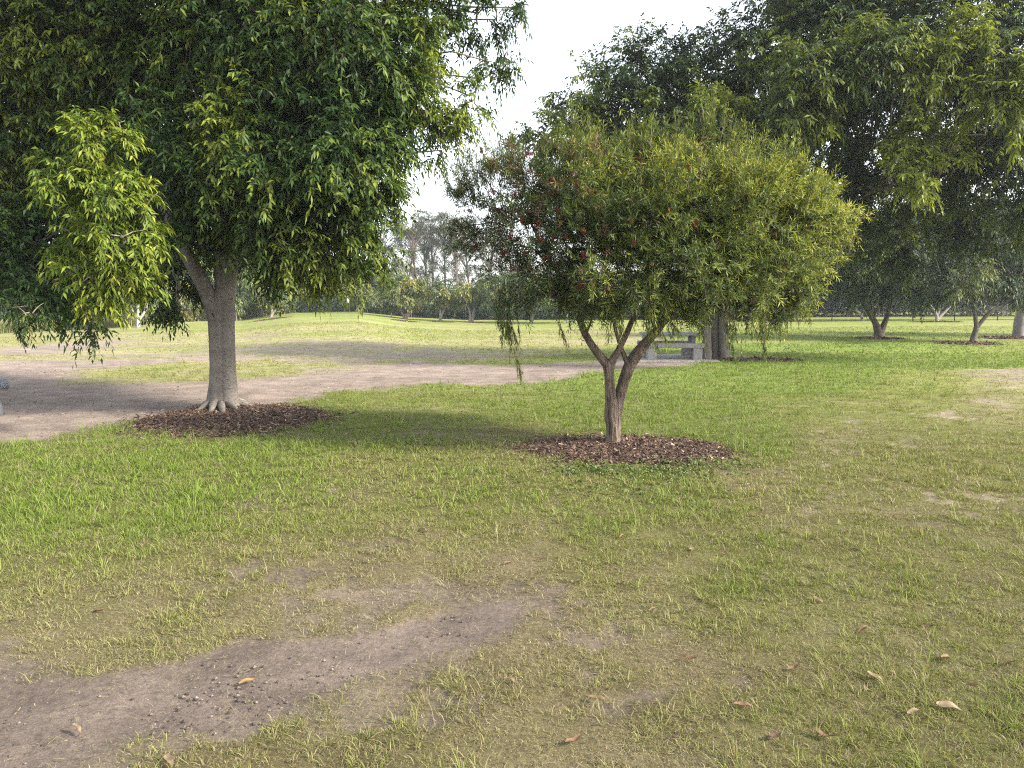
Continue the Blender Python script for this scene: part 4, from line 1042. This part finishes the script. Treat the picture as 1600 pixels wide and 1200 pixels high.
# ------------------------------------------------------------------ near the fences
def far_tree(px, Y, top, width, label, pal=G_MID, bottom=None, stems=None, bark=(.2, .18, .15), dens=140, group='trees along the far fence', leaf=(.22, .08), lumps=None, seed=0, trunk_r=.10, **kw):
    """tree whose crown spans `width` photo pixels, top at row `top`, crown bottom at row `bottom`"""
    rng = np.random.default_rng(abs(int(px * 7 + Y + seed)))
    g = on_ground(px, Y)
    base_row = 468 + (H - g[2]) * F / Y
    bottom = base_row - 12 if bottom is None else bottom
    s = Y / F
    w, h = width * s, (bottom - top) * s
    c = at(px, (top + bottom) / 2, Y)
    n = lumps or 9
    blobs = []
    for i in range(n):
        a = i * 2.399 + rng.random(); q = math.sqrt((i + .5) / n)
        z = rng.uniform(-.34, .34) * h
        e = math.sqrt(max(.05, 1 - (z / (h * .5)) ** 2 * .8))
        r = min(w, h) * rng.uniform(.24, .34)
        blobs.append((c + np.array([math.cos(a) * q * (w / 2 - r * .7) * e, math.sin(a) * q * (w / 2 - r * .7) * e * .8, z * (1 - .5 * r / h)]), r))
    blobs.append((c + np.array([0, 0, h * .22]), min(w, h) * .30)); blobs.append((c - np.array([0, 0, h * .2]), min(w, h) * .26))
    if stems is None:
        lean = rng.uniform(-.3, .3)
        stems = [([g - [0, 0, .2], g + [lean * .3, 0, .6], c - [0, 0, h * .2]], [trunk_r * 1.3, trunk_r, trunk_r * .5]),
                 ([g + [lean * .2, 0, .4], g + [lean + .5, .1, 1.3], c + [w * .2, 0, -h * .1]], [trunk_r * .8, trunk_r * .7, trunk_r * .3]),
                 ([g + [lean * .2, 0, .4], g + [lean - .5, .1, 1.2], c + [-w * .2, 0, -h * .1]], [trunk_r * .7, trunk_r * .6, trunk_r * .3])]
    else:
        stems = [([at(a, b, Y) for a, b in p], r) for p, r in stems]
    return generic_tree(kw.pop('name', 'tree'), g, label, pal, stems, blobs, leaf=leaf, tw=.4, k=6, dens=dens, bark=bark, group=group, branch_r=.03, sub=2, seed=seed, **kw)

GF = 'trees along the far fence'
far_tree(560, 67, 440, 62, 'small round tree with a pale forked trunk right of the white sign', G_YEL, bottom=475, stems=[([(562, 500), (562, 490), (558, 480)], [.14, .11, .07]), ([(562, 490), (567, 480), (569, 475)], [.08, .06, .04])], bark=(.34, .30, .25))
far_tree(632, 63, 428, 100, 'dense round tree with a leaning pinkish trunk in the far row', G_YEL, bottom=481, stems=[([(632, 505), (634, 495), (642, 487), (648, 478)], [.24, .20, .14, .08]), ([(632, 497), (628, 488), (626, 480)], [.12, .10, .07])], bark=(.33, .22, .18), dens=170, lumps=14)
far_tree(695, 62, 437, 78, 'round tree on two slim V-shaped trunks in the far row', G_YEL, bottom=479, stems=[([(687, 505), (691, 490), (697, 478)], [.10, .08, .05]), ([(687, 504), (688, 488), (688, 478)], [.09, .08, .05])], bark=(.26, .24, .2))
far_tree(742, 61, 438, 92, 'yellow-topped tree between the V-trunked tree and the bottlebrush in the far row', G_YEL, bottom=481, stems=[([(734, 506), (735, 492), (732, 480)], [.13, .10, .06]), ([(738, 505), (739, 490), (742, 480)], [.11, .09, .05])], bark=(.22, .2, .17))
far_tree(830, 60, 405, 120, 'leafy green tree behind the hanging strands of the bottlebrush', G_MID, bottom=480, dens=100, lumps=12)
far_tree(893, 57, 400, 110, 'tree with two thin pale trunks seen past the left limb of the bottlebrush', G_MID, bottom=480, stems=[([(886, 506), (886, 485), (886, 470)], [.09, .07, .05]), ([(893, 510), (891, 490), (889, 470)], [.11, .09, .06])], bark=(.33, .31, .28))
far_tree(424, 64, 410, 150, 'crooked pale-trunked tree in front of the ivy fence', G_MID, bottom=473, stems=[([(423, 502), (424, 492), (430, 484), (437, 478)], [.15, .12, .09, .05]), ([(424, 494), (425, 484), (424, 478)], [.08, .07, .05])], bark=(.28, .25, .21), lumps=12)
far_tree(370, 62, 455, 42, 'little sapling close right of the large grey trunk', G_MID, bottom=486, lumps=5, trunk_r=.05)
far_tree(215, 54, 400, 120, 'light green tree with a short pale trunk by the left fence', G_MID, bottom=480, lumps=11, bark=(.35, .33, .3), trunk_r=.12)
far_tree(1345, 55, 400, 120, 'tree with pale twisted limbs behind the V-forked dark tree', G_DARK, bottom=478, stems=[([(1348, 504), (1346, 492), (1334, 482), (1328, 470)], [.13, .1, .08, .05]), ([(1346, 493), (1352, 478), (1358, 468)], [.09, .07, .05])], bark=(.26, .24, .21))
far_tree(1464, 54, 390, 130, 'low tree with pale spreading limbs and a mulch ring by the right fence', G_DARK, bottom=476, stems=[([(1464, 504), (1464, 492), (1456, 480), (1450, 472)], [.13, .10, .07, .05]), ([(1464, 500), (1475, 488), (1488, 476)], [.11, .09, .05]), ([(1464, 494), (1470, 480), (1472, 470)], [.08, .07, .05])], bark=(.27, .25, .22))
far_tree(1245, 56, 390, 130, 'dark leafy tree just left of the right-hand fence', G_DARK, bottom=478)

# shrubs and trees outside the fences
SH = 'shrubs and trees outside the fence'
def ring(px, dY):   # a bit beyond the fence line
    return float(np.interp(px, [f[0] for f in FENCE], [f[2] for f in FENCE])) + dY
outs = [(-60, 8, 360, 190, 'dark bushy tree beyond the fence at the far left edge', G_DARK), (45, 6, 405, 120, 'dark shrub beyond the left fence under the hanging branches', G_DARK), (110, 9, 385, 130, 'mid green tree behind the yellow-green drooping branch', G_MID),
        (180, 6, 430, 90, 'low green shrub beyond the left fence', G_MID), (255, 8, 395, 120, 'pale green shrub tree left of the large grey trunk', G_YEL), (310, 6, 420, 90, 'leafy shrub directly behind the large grey trunk', G_MID),
        (360, 9, 385, 110, 'tall shrub between the grey trunk and the crooked tree', G_MID), (470, 5, 425, 100, 'green tree left of the white sign beyond the fence', G_MID), (525, 6, 432, 100, 'soft green bush above the white sign', G_MID),
        (590, 12, 426, 90, 'grey green bush between the small round tree and the dense round tree', G_MID), (655, 8, 448, 90, 'green hedge bush behind the dense round tree', G_MID), (715, 8, 452, 90, 'green hedge bush behind the V-trunked tree', G_MID),
        (780, 7, 435, 100, 'green bush behind the yellow-topped tree', G_MID), (860, 7, 440, 120, 'dense bush beyond the far fence left of the pale trunks', G_MID), (950, 7, 430, 120, 'dense bush beyond the fence behind the bottlebrush stems', G_MID),
        (1040, 7, 430, 120, 'dense bush beyond the fence above the picnic table', G_MID), (1130, 7, 420, 120, 'dense bush beyond the fence behind the three trunks', G_MID), (1210, 8, 410, 120, 'dense bush beyond the fence right of the three trunks', G_DARK)]
for px, dY, top, w, lab, pal in outs:
    far_tree(px, ring(px, dY), top - 6, w * 1.3, lab, pal, group=SH, name='shrub', cat='shrub', bottom=468 + 26, lumps=12, dens=150, leaf=(.26, .11))

# dark wood on the right with thin pale trunks
WD = 'thin trees of the dark wood beyond the right fence'
WL = ['leftmost thin tree of the wood beyond the right fence', 'thin wood tree left of the twisted pale limbs', 'straight thin wood tree just left of the V-forked trunk', 'thin wood tree directly behind the V-forked trunk',
      'slim pale wood tree right of the V-forked trunk', 'pale-barked wood tree midway between the two dark forked trees', 'thin wood tree left of the pale spreading limbs', 'thin wood tree behind the pale spreading limbs',
      'slim wood tree left of the leaning tree', 'thin wood tree behind the leaning tree', 'thin wood tree between the leaning tree and the mottled trunk', 'rightmost thin tree of the wood by the mottled trunk',
      'thin wood tree outside the right edge of view', 'farther wood tree at the right edge']
rw = np.random.default_rng(4)
for i in range(14):
    px = 1222 + i * 31 + rw.uniform(-8, 8); Y = 66 + rw.uniform(0, 12)
    far_tree(px, Y, 320 + rw.uniform(-30, 50), 90 + rw.uniform(-10, 30), WL[i], G_DARK, bottom=474 + rw.uniform(-6, 2), group=WD, bark=(.22, .19, .15), lumps=12, dens=120, leaf=(.26, .10), seed=i,
             stems=[([(px, 500), (px + rw.uniform(-4, 4), 480), (px + rw.uniform(-6, 6), 440)], [.11, .09, .06]), ([(px + 9, 500), (px + 10 + rw.uniform(-4, 4), 480), (px + rw.uniform(2, 14), 445)], [.07, .06, .04])])

# gum trees on the skyline
GG = 'tall sparse gum trees on the skyline'
gums = [(612, 100, 345, 'leftmost sparse gum leaning left over the round tree'), (634, 104, 338, 'sparse gum second from the left on the skyline'), (653, 98, 330, 'sparse gum with a forked thin trunk, third from the left'), (668, 106, 350, 'short sparse gum in the middle of the skyline row'),
        (678, 100, 335, 'thin straight gum in the middle of the skyline row'), (696, 102, 328, 'tallest sparse gum on the skyline'), (714, 98, 345, 'sparse gum third from the right on the skyline'), (735, 104, 350, 'sparse gum second from the right, by the bottlebrush edge'), (758, 100, 355, 'rightmost sparse gum, partly behind the bottlebrush'),
        ]
def gum(px, Y, top, label):
    rng = np.random.default_rng(int(px))
    g = on_ground(px, Y)
    lean = rng.uniform(-26, 18)
    A = lambda a, b, d=0: at(a, b, Y + d)
    stems = [([g, A(px + lean * .1, 470), A(px + lean * .4, 430), A(px + lean * .8, 390), A(px + lean, top + 15)], [.19, .16, .12, .08, .03])]
    blobs = []
    for k in range(30):
        y = rng.uniform(top + 20, 442) if k > 14 else rng.uniform(top, top + 40); sx = rng.uniform(-30, 30)
        x0 = px + lean * (470 - y) / 130
        end = A(x0 + sx, y, rng.uniform(-2, 2))
        stems.append(([A(x0, y + 30), A(x0 + sx * .4, y + 12), end], [.06, .04, .02]))
        blobs.append((end, (rng.uniform(.6, 1.2), .9, rng.uniform(.4, .8)), 1.0))
    generic_tree('gum_tree', g, label, G_GUM, stems, blobs, leaf=(.20, .055), tw=.5, k=6, dens=95, bark=(.15, .115, .10), group=GG, branch_r=.022, sub=6, shell=.2, droop=.12, hang=.12)
for a in gums: gum(*a)
far_tree(602, 92, 396 + 14, 60, 'dark domed tree under the gums behind the round tree', G_DARK, bottom=450, group=SH, lumps=9, dens=60, stems=[([(602, 480), (602, 460), (602, 440)], [.25, .2, .1])])

# far-off wood closing the view all round
def far_wood():
    rng = np.random.default_rng(9)
    mb = MB()
    n = 1500
    px = rng.uniform(-900, 2500, n); Y = rng.uniform(88, 118, n)
    lo = np.interp(px, [-900, 0, 300, 480, 560, 760, 800, 1200, 1300, 2500], [330, 400, 420, 436, 446, 448, 430, 400, 350, 330])
    for i in range(n):
        row = lo[i] + (490 - lo[i]) * rng.random() ** .7 + 8
        c = at(px[i], row, Y[i])
        r = rng.uniform(1.2, 2.2)
        Pp, O = blob_points(rng, c, r, 60, .5)
        twigs(mb, rng, Pp, O, .7, 3, .5, .22, G_DARK if rng.random() < .6 else G_MID, droop=.4, hang=.3)
    o = mb.build('distant_wood', M_FAR)
    tag(o, 'far-off belt of dark green woodland behind the fences', 'woodland', kind='stuff')
far_wood()

# ------------------------------------------------------------------ fences
def fence(name, px0, px1, label, hgt=1.2, wire=True, dY=0.0, step=2.6, n_tuck=0):
    pts = []
    xs = np.linspace(px0, px1, 60)
    P = np.array([on_ground(p, ring(p, dY)) for p in xs])
    seg = np.concatenate([[0], np.cumsum(np.linalg.norm(np.diff(P[:, :2], axis=0), axis=1))])
    def pt(s):
        return np.array([np.interp(s, seg, P[:, i]) for i in range(3)])
    L = seg[-1]; n = int(L / step)
    root = thing(name, pt(0), label, 'fence', 'fences round the park')
    ss = np.linspace(0, L, n + 1)
    for s in ss:
        mb = MB(); p = pt(s)
        tube(mb, [p - [0, 0, .3], p + [0, 0, hgt + .04], p + [0, 0, hgt + .07]], [.034, .034, .012], 8, (1, 1, 1))
        o = mb.build('post', M_METAL, root)
    for hh, nm in ((hgt, 'top_rail'), (.06, 'bottom_rail')):
        mb = MB()
        Q = np.array([pt(s) + [0, 0, hh] for s in ss])
        tube(mb, Q, np.full(len(Q), .022), 6)
        mb.build(nm, M_METAL, root)
    if wire:
        mb = MB(); m = int(L / .09); s0 = np.linspace(0, L, m)
        for sgn in (1, -1):
            a = np.stack([np.interp(s0, seg, P[:, i]) for i in range(3)], 1); s1 = np.clip(s0 + sgn * hgt, 0, L)
            b = np.stack([np.interp(s1, seg, P[:, i]) for i in range(3)], 1) + [0, 0, hgt]
            a = a + [0, 0, .05]
            w = np.array([.0022, 0, 0])
            V = np.stack([a - w, a + w, b + w, b - w], 1).reshape(-1, 3); kk = np.arange(m)[:, None] * 4
            mb.add(V, np.concatenate([kk + [0, 1, 2], kk + [0, 2, 3]]))
        mb.build('wire_mesh', M_METAL, root)
    return root
fence('fence', -300, 287, 'low dark wire fence on the left behind long dry grass')
fence('fence', 287, 462, 'stretch of fence covered by ivy behind the crooked tree', wire=False)
fence('fence', 462, 1240, 'dark wire fence across the far end of the field')
fence('fence', 1240, 1900, 'dark wire fence with thin posts in front of the dark wood on the right')

def hedge(name, px0, px1, label, hgt, pal, dens, dY=-.2, thick=.35, cat='hedge', jag=.15):
    rng = np.random.default_rng(abs(int(px0 * 3 + 5)))
    mb = MB(); n = dens
    px = rng.uniform(px0, px1, n)
    Yv = np.interp(px, [f[0] for f in FENCE], [f[2] for f in FENCE]) + dY + rng.normal(0, thick, n)
    x = (px - 800) / F * Yv
    z = ground_z(x, Yv)
    top = hgt * (1 + jag * (vnoise(x * .9, x * 0, 3) - .5) * 2)
    P = np.stack([x, Yv, z + rng.random(n) ** .8 * top], 1)
    O = unit(rng.normal(0, 1, (n, 3)) + [0, -.8, .3])
    twigs(mb, rng, P, O, .25, 5, .16, .085, pal, droop=.4, hang=.3)
    g = on_ground((px0 + px1) / 2, ring((px0 + px1) / 2, dY))
    sm_ = mb.build(name, M_FAR, loc=g); tag(sm_, label, cat)
hedge('hedge', 222, 262, 'rounded bright green hedge against the left fence', 1.35, ((.06, .10, .02), (.11, .16, .03), (.2, .22, .04)), 1500, dY=.5, thick=.4)
hedge('ivy_hedge', 288, 462, 'leafy ivy covering the fence right of the large grey trunk', 1.15, ((.05, .075, .018), (.10, .115, .028), (.17, .16, .04)), 4200, dY=-.1, thick=.12, jag=.08)
hedge('hedge', 760, 1010, 'dark glossy hedge beyond the far fence behind the bottlebrush', 1.25, ((.02, .05, .03), (.035, .085, .04), (.09, .14, .05)), 5200, dY=1.0, thick=.4)
hedge('hedge', 1010, 1225, 'dark hedge beyond the far fence behind the picnic table', 1.15, ((.02, .05, .03), (.035, .075, .035), (.08, .12, .04)), 4200, dY=1.0, thick=.4)
hedge('hedge', 470, 760, 'very dark low hedge behind the far fence at the centre left', 1.2, ((.012, .025, .018), (.02, .04, .025), (.04, .07, .03)), 5200, dY=1.1, thick=.4)

hedge('undergrowth', 1215, 1560, 'dark undergrowth among the thin trunks beyond the right fence', 3.4, ((.012, .022, .010), (.025, .035, .014), (.06, .06, .03)), 9000, dY=15, thick=1.6, cat='undergrowth')
hedge('undergrowth', 1560, 2150, 'dark undergrowth beyond the right fence behind the mottled trunk', 3.4, ((.012, .022, .010), (.025, .035, .014), (.06, .06, .03)), 9000, dY=15, thick=1.6, cat='undergrowth')

# ------------------------------------------------------------------ small things
def sign():
    p = on_ground(545, 69.5); root = thing('sign', p, 'small blank white board on the far fence left of the small round tree', 'sign')
    mb = MB(); box(mb, p + [0, -.02, 1.05], (.24 * 1.1, .012, .38), bev=.003); mb.build('board', M_WHITE, root)
    mb = MB(); tube(mb, [p - [0, -.03, .2], p + [0, .03, 1.25]], [.025, .025], 8); mb.build('post', M_METAL, root)
sign()
def marker():
    p = on_ground(612, 64); mb = MB()
    tube(mb, [p - [0, 0, .1], p + [0, 0, .30], p + [0, 0, .34], p + [0, 0, .36]], [.05, .05, .045, .02], 10)
    o = mb.build('marker_post', M_WHITE, loc=p); tag(o, 'short white marker post left of the leaning pinkish trunk', 'post')
marker()

def picnic():
    c = gat(1049, 562); c[1] += .45; rz = math.radians(-1.5)
    root = thing('picnic_table', c, 'grey concrete picnic table with fixed benches behind the bottlebrush', 'picnic table')
    R = lambda x, y, z: np.array([c[0] + x * math.cos(rz) - y * math.sin(rz), c[1] + x * math.sin(rz) + y * math.cos(rz), c[2] + z])
    Lh = .80
    def part(nm, boxes, par=root, mt=M_CONC):
        mb = MB()
        for p, s in boxes: box(mb, R(*p), s, rz, bev=.012)
        return mb.build(nm, mt, par, smooth_=False)
    part('table_top', [((0, 0, .725), (2 * Lh, .78, .085))])
    for s in (-1, 1): part('table_leg', [((s * (Lh - .13), 0, .375), (.12, .52, .612))])
    for y in (-.72, .72):
        se = part('bench_seat', [((0.03, y, .42), (2 * Lh + .06, .33, .12))])
        for s in (-1, 1): part('bench_leg', [((s * (Lh - .16) + .03, y, .18), (.26, .29, .356))])
    mb = MB(); box(mb, R(.05, 0, -.03), (2.3, 2.5, .13), rz, bev=.02, col=(1.35, 1.3, 1.28))
    o = mb.build('concrete_slab', M_CONC, loc=R(.05, 0, 0), smooth_=False); o['kind'] = 'structure'
picnic()

def edge_things():
    p = gat(-7, 647); mb = MB()
    k = 7; zs = np.linspace(-.05, .36, k)
    P = np.array([p + [-.10 * z - .005 * i, 0, z] for i, z in enumerate(zs)])
    tube(mb, P, [.125, .122, .118, .112, .105, .098, .085], 14, rough=.06)
    o = mb.build('timber_bollard', M_WOOD, loc=p); tag(o, 'squat dark grey weathered timber post cut by the left edge', 'bollard')
    p = gat(-2, 607)
    rng = np.random.default_rng(2)
    import bmesh
    bm = bmesh.new(); bmesh.ops.create_icosphere(bm, subdivisions=4, radius=1)
    for v in bm.verts:
        q = np.array(v.co); n = 1 + .28 * (float(vnoise(np.array(q[0] * 2 + 3), np.array(q[1] * 2 + q[2] * 1.7), 3)) - .5) + .12 * (float(vnoise(np.array(q[0] * 6), np.array(q[1] * 6 + q[2] * 5), 5)) - .5)
        v.co = (q[0] * .17 * n, q[1] * .15 * n, q[2] * .12 * n + .07)
    me = bpy.data.meshes.new('boulder'); bm.to_mesh(me); bm.free()
    a = me.color_attributes.new('Col', 'FLOAT_COLOR', 'POINT')
    for d in a.data: d.color = (.62, .65, .72, 1)
    for f in me.polygons: f.use_smooth = True
    me.materials.append(M_ROCK)
    o = bpy.data.objects.new('boulder', me); COL.objects.link(o); o.location = tuple(p)
    tag(o, 'pale grey rock at the left edge beyond the timber post', 'rock')
edge_things()

# fallen leaves
def fallen():
    rng = np.random.default_rng(12)
    def leaf_mesh(i):
        mb = MB(); n = 11; m = 5
        t = np.linspace(0, 1, n); wd = np.sin(np.pi * t ** .85) ** .8 * .5; 
        curl = rng.uniform(.1, .5); bow = rng.uniform(-.25, .45); tw_ = rng.uniform(-1, 1)
        V = []
        for a, w in zip(t, wd):
            for j in range(m):
                s = (j - 2) / 2
                ang = tw_ * (a - .5); y = s * w * .34
                z = curl * abs(s) ** 1.5 * w * .5 + bow * (a - .5) ** 2 + .04 * math.sin(9 * a + i)
                V.append([a - .5, y * math.cos(ang) - z * math.sin(ang) * .3, z + y * math.sin(ang) * .6])
        V = np.array(V) * 1.0; V[:, 2] -= V[:, 2].min()
        f = [[r * m + j, r * m + j + 1, (r + 1) * m + j + 1, (r + 1) * m + j] for r in range(n - 1) for j in range(m - 1)]
        base = [(.13, .075, .04), (.17, .105, .06), (.085, .05, .035), (.19, .14, .09), (.24, .155, .07)][i % 5]
        c = np.array(base) * (.8 + .3 * rng.random((len(V), 1)))
        c[2::m] *= .8
        mb.add(V, f, c)
        tube(mb, np.array([[-.5, 0, .02], [-.58, .01, .03], [-.66, .03, .03]]) , [.012, .010, .008], 4, tuple(np.array(base) * .6))
        o = mb.build('fallen_leaf', M_DRY); me = o.data; bpy.data.objects.remove(o); return me
    meshes = [leaf_mesh(i) for i in range(10)]
    sp = [(388, 1067, .105, 4, 'curled tan leaf lying alone on the bare foreground earth'), (155, 960, .085, 0, 'rust brown leaf at the left edge of the bare earth'), (660, 832, .10, 2, 'dark folded leaf on grass above the foreground dirt patch'),
          (905, 913, .085, 2, 'dark brown leaf right of the dry patch at mid foreground'), (932, 1099, .095, 1, "tan leaf right of the dry foreground patch, above the upright leaf"), (896, 1165, .10, 1, 'upright tan leaf near the bottom edge below the dry patch'), (797, 1069, .09, 3, "pale leaf just right of the foreground dirt patch"), (590, 1157, .07, 3, "small pale leaf at the bottom edge left of the upright leaf"),
          (1199, 883, .07, 3, "pale leaf in the brighter grass below right of the clover"), (1278, 942, .075, 3, "small leaf halfway between the clover and the curled right foreground leaf"), (1350, 990, .095, 1, 'pair-like curled brown leaf in the right foreground grass'), (1453, 984, .085, 2, 'dark red-brown leaf in the right foreground'), (1477, 1034, .09, 1, "reddish leaf on its edge just right of the curled brown leaf's row"),
          (1076, 1034, .085, 0, "rusty leaf above the pale grass left of the bottom right leaves"), (1160, 1110, .10, 1, "tan leaf low in the right foreground, left of the large pale leaf"), (1366, 1064, .095, 3, "pale leaf near the right foreground between two rusty ones"), (1483, 1112, .14, 3, 'large pale flat leaf near the lower right corner'), (1427, 1120, .09, 3, "broad pale leaf touching the left tip of the large pale leaf"), (1288, 1157, .12, 0, 'long brown leaf at the bottom edge of the right foreground'),
          (1212, 1157, .09, 2, "dark leaf just left of the long brown leaf at the bottom edge"), (1325, 835, .08, 1, "leaf in short grass at the right, well below the mulch bed"), (970, 918, .09, 1, "tan leaf beneath the dark brown mid-foreground leaf"), (845, 878, .07, 0, 'small rusty leaf on dry grass near the centre'), (795, 884, .09, 0, "rusty leaf left of the small rusty leaf near the centre"), (972, 842, .08, 1, "brown leaf straight below the bottlebrush in mid foreground"), (1080, 862, .07, 1, "small leaf below right of the clover strip"), (1022, 957, .09, 3, "pale leaf in the dry patch under the dark brown leaf"),
          (1576, 1042, .1, 2, "dark leaf by the right edge of the foreground"), (120, 1145, .08, 3, "pale leaf on the earth near the lower left corner"), (265, 1196, .09, 3, "pale leaf at the very bottom left of the picture"), (35, 918, .08, 0, "rusty leaf at the left edge in the green grass"), (450, 880, .08, 3, "pale leaf lying where green grass turns dry, left of centre"), (1520, 1078, .07, 1, "small leaf above the large pale leaf, toward the right edge"), (690, 1000, .05, 2, "tiny dark leaf at the tip of the foreground bare earth"), (1540, 590, .1, 3, "pale leaf far back on the dry lawn by the right edge"), (1240, 1050, .08, 1, "small tan leaf in the right foreground left of the pale one"), (1005, 845, .07, 0, "small rusty leaf below the bottlebrush next to another leaf"), (20, 975, .06, 0, "tiny rusty leaf at the left edge above the bare earth"),
          (1385, 600, .1, 3, "pale leaf back on the right lawn beneath the forked dark tree"), (565, 790, .08, 1, "small leaf on the dark worn spot left of the mulch bed"), (1580, 800, .07, 2, "small dark leaf by the right edge in the middle lawn"), (1400, 650, .1, 3, "pale leaf on the right lawn beside a dry patch"), (1170, 760, .07, 3, "pale leaf right of the clover strip"), (1130, 870, .06, 0, "tiny rusty leaf in the greener clump right of centre")]
    for i, (px, py, L, ci, lab) in enumerate(sp):
        p = gat(px, py); me = meshes[(ci + 5 * (i % 2)) % 10]
        o = bpy.data.objects.new('fallen_leaf', me); COL.objects.link(o)
        o.location = (p[0], p[1], p[2] + (.006 if 388 == px else .018)); o.scale = (L * .85, L * .85, L * .85)
        o.rotation_euler = (rng.normal(0, .25), rng.normal(0, .2), rng.uniform(-.9, .9) + (1.4 if px == 896 else 0))
        tag(o, lab or 'small dry brown leaf fallen among the grass blades', 'fallen leaf', 'dry leaves fallen on the grass')
fallen()

# ------------------------------------------------------------------ the air
def haze():
    mb = MB(); x0, x1, y0, y1, z0, z1 = -330, 330, -20, 425, -6, 40
    v = np.array([[x, y, z] for z in (z0, z1) for x, y in ((x0, y0), (x1, y0), (x1, y1), (x0, y1))], float)
    mb.add(v, [[0, 3, 2, 1], [4, 5, 6, 7], [0, 1, 5, 4], [1, 2, 6, 5], [2, 3, 7, 6], [3, 0, 4, 7]])
    m, t, N = new_mat('haze_air')
    p = N('ShaderNodeVolumePrincipled'); p.inputs['Color'].default_value = (.86, .92, 1, 1); p.inputs['Density'].default_value = 0.0006; p.inputs['Anisotropy'].default_value = .2
    o = N('ShaderNodeOutputMaterial'); t.links.new(p.outputs[0], o.inputs['Volume'])
    h = mb.build('haze', m, smooth_=False); h['kind'] = 'stuff'; tag(h, 'thin pale evening haze hanging over the whole park', 'haze')
haze()
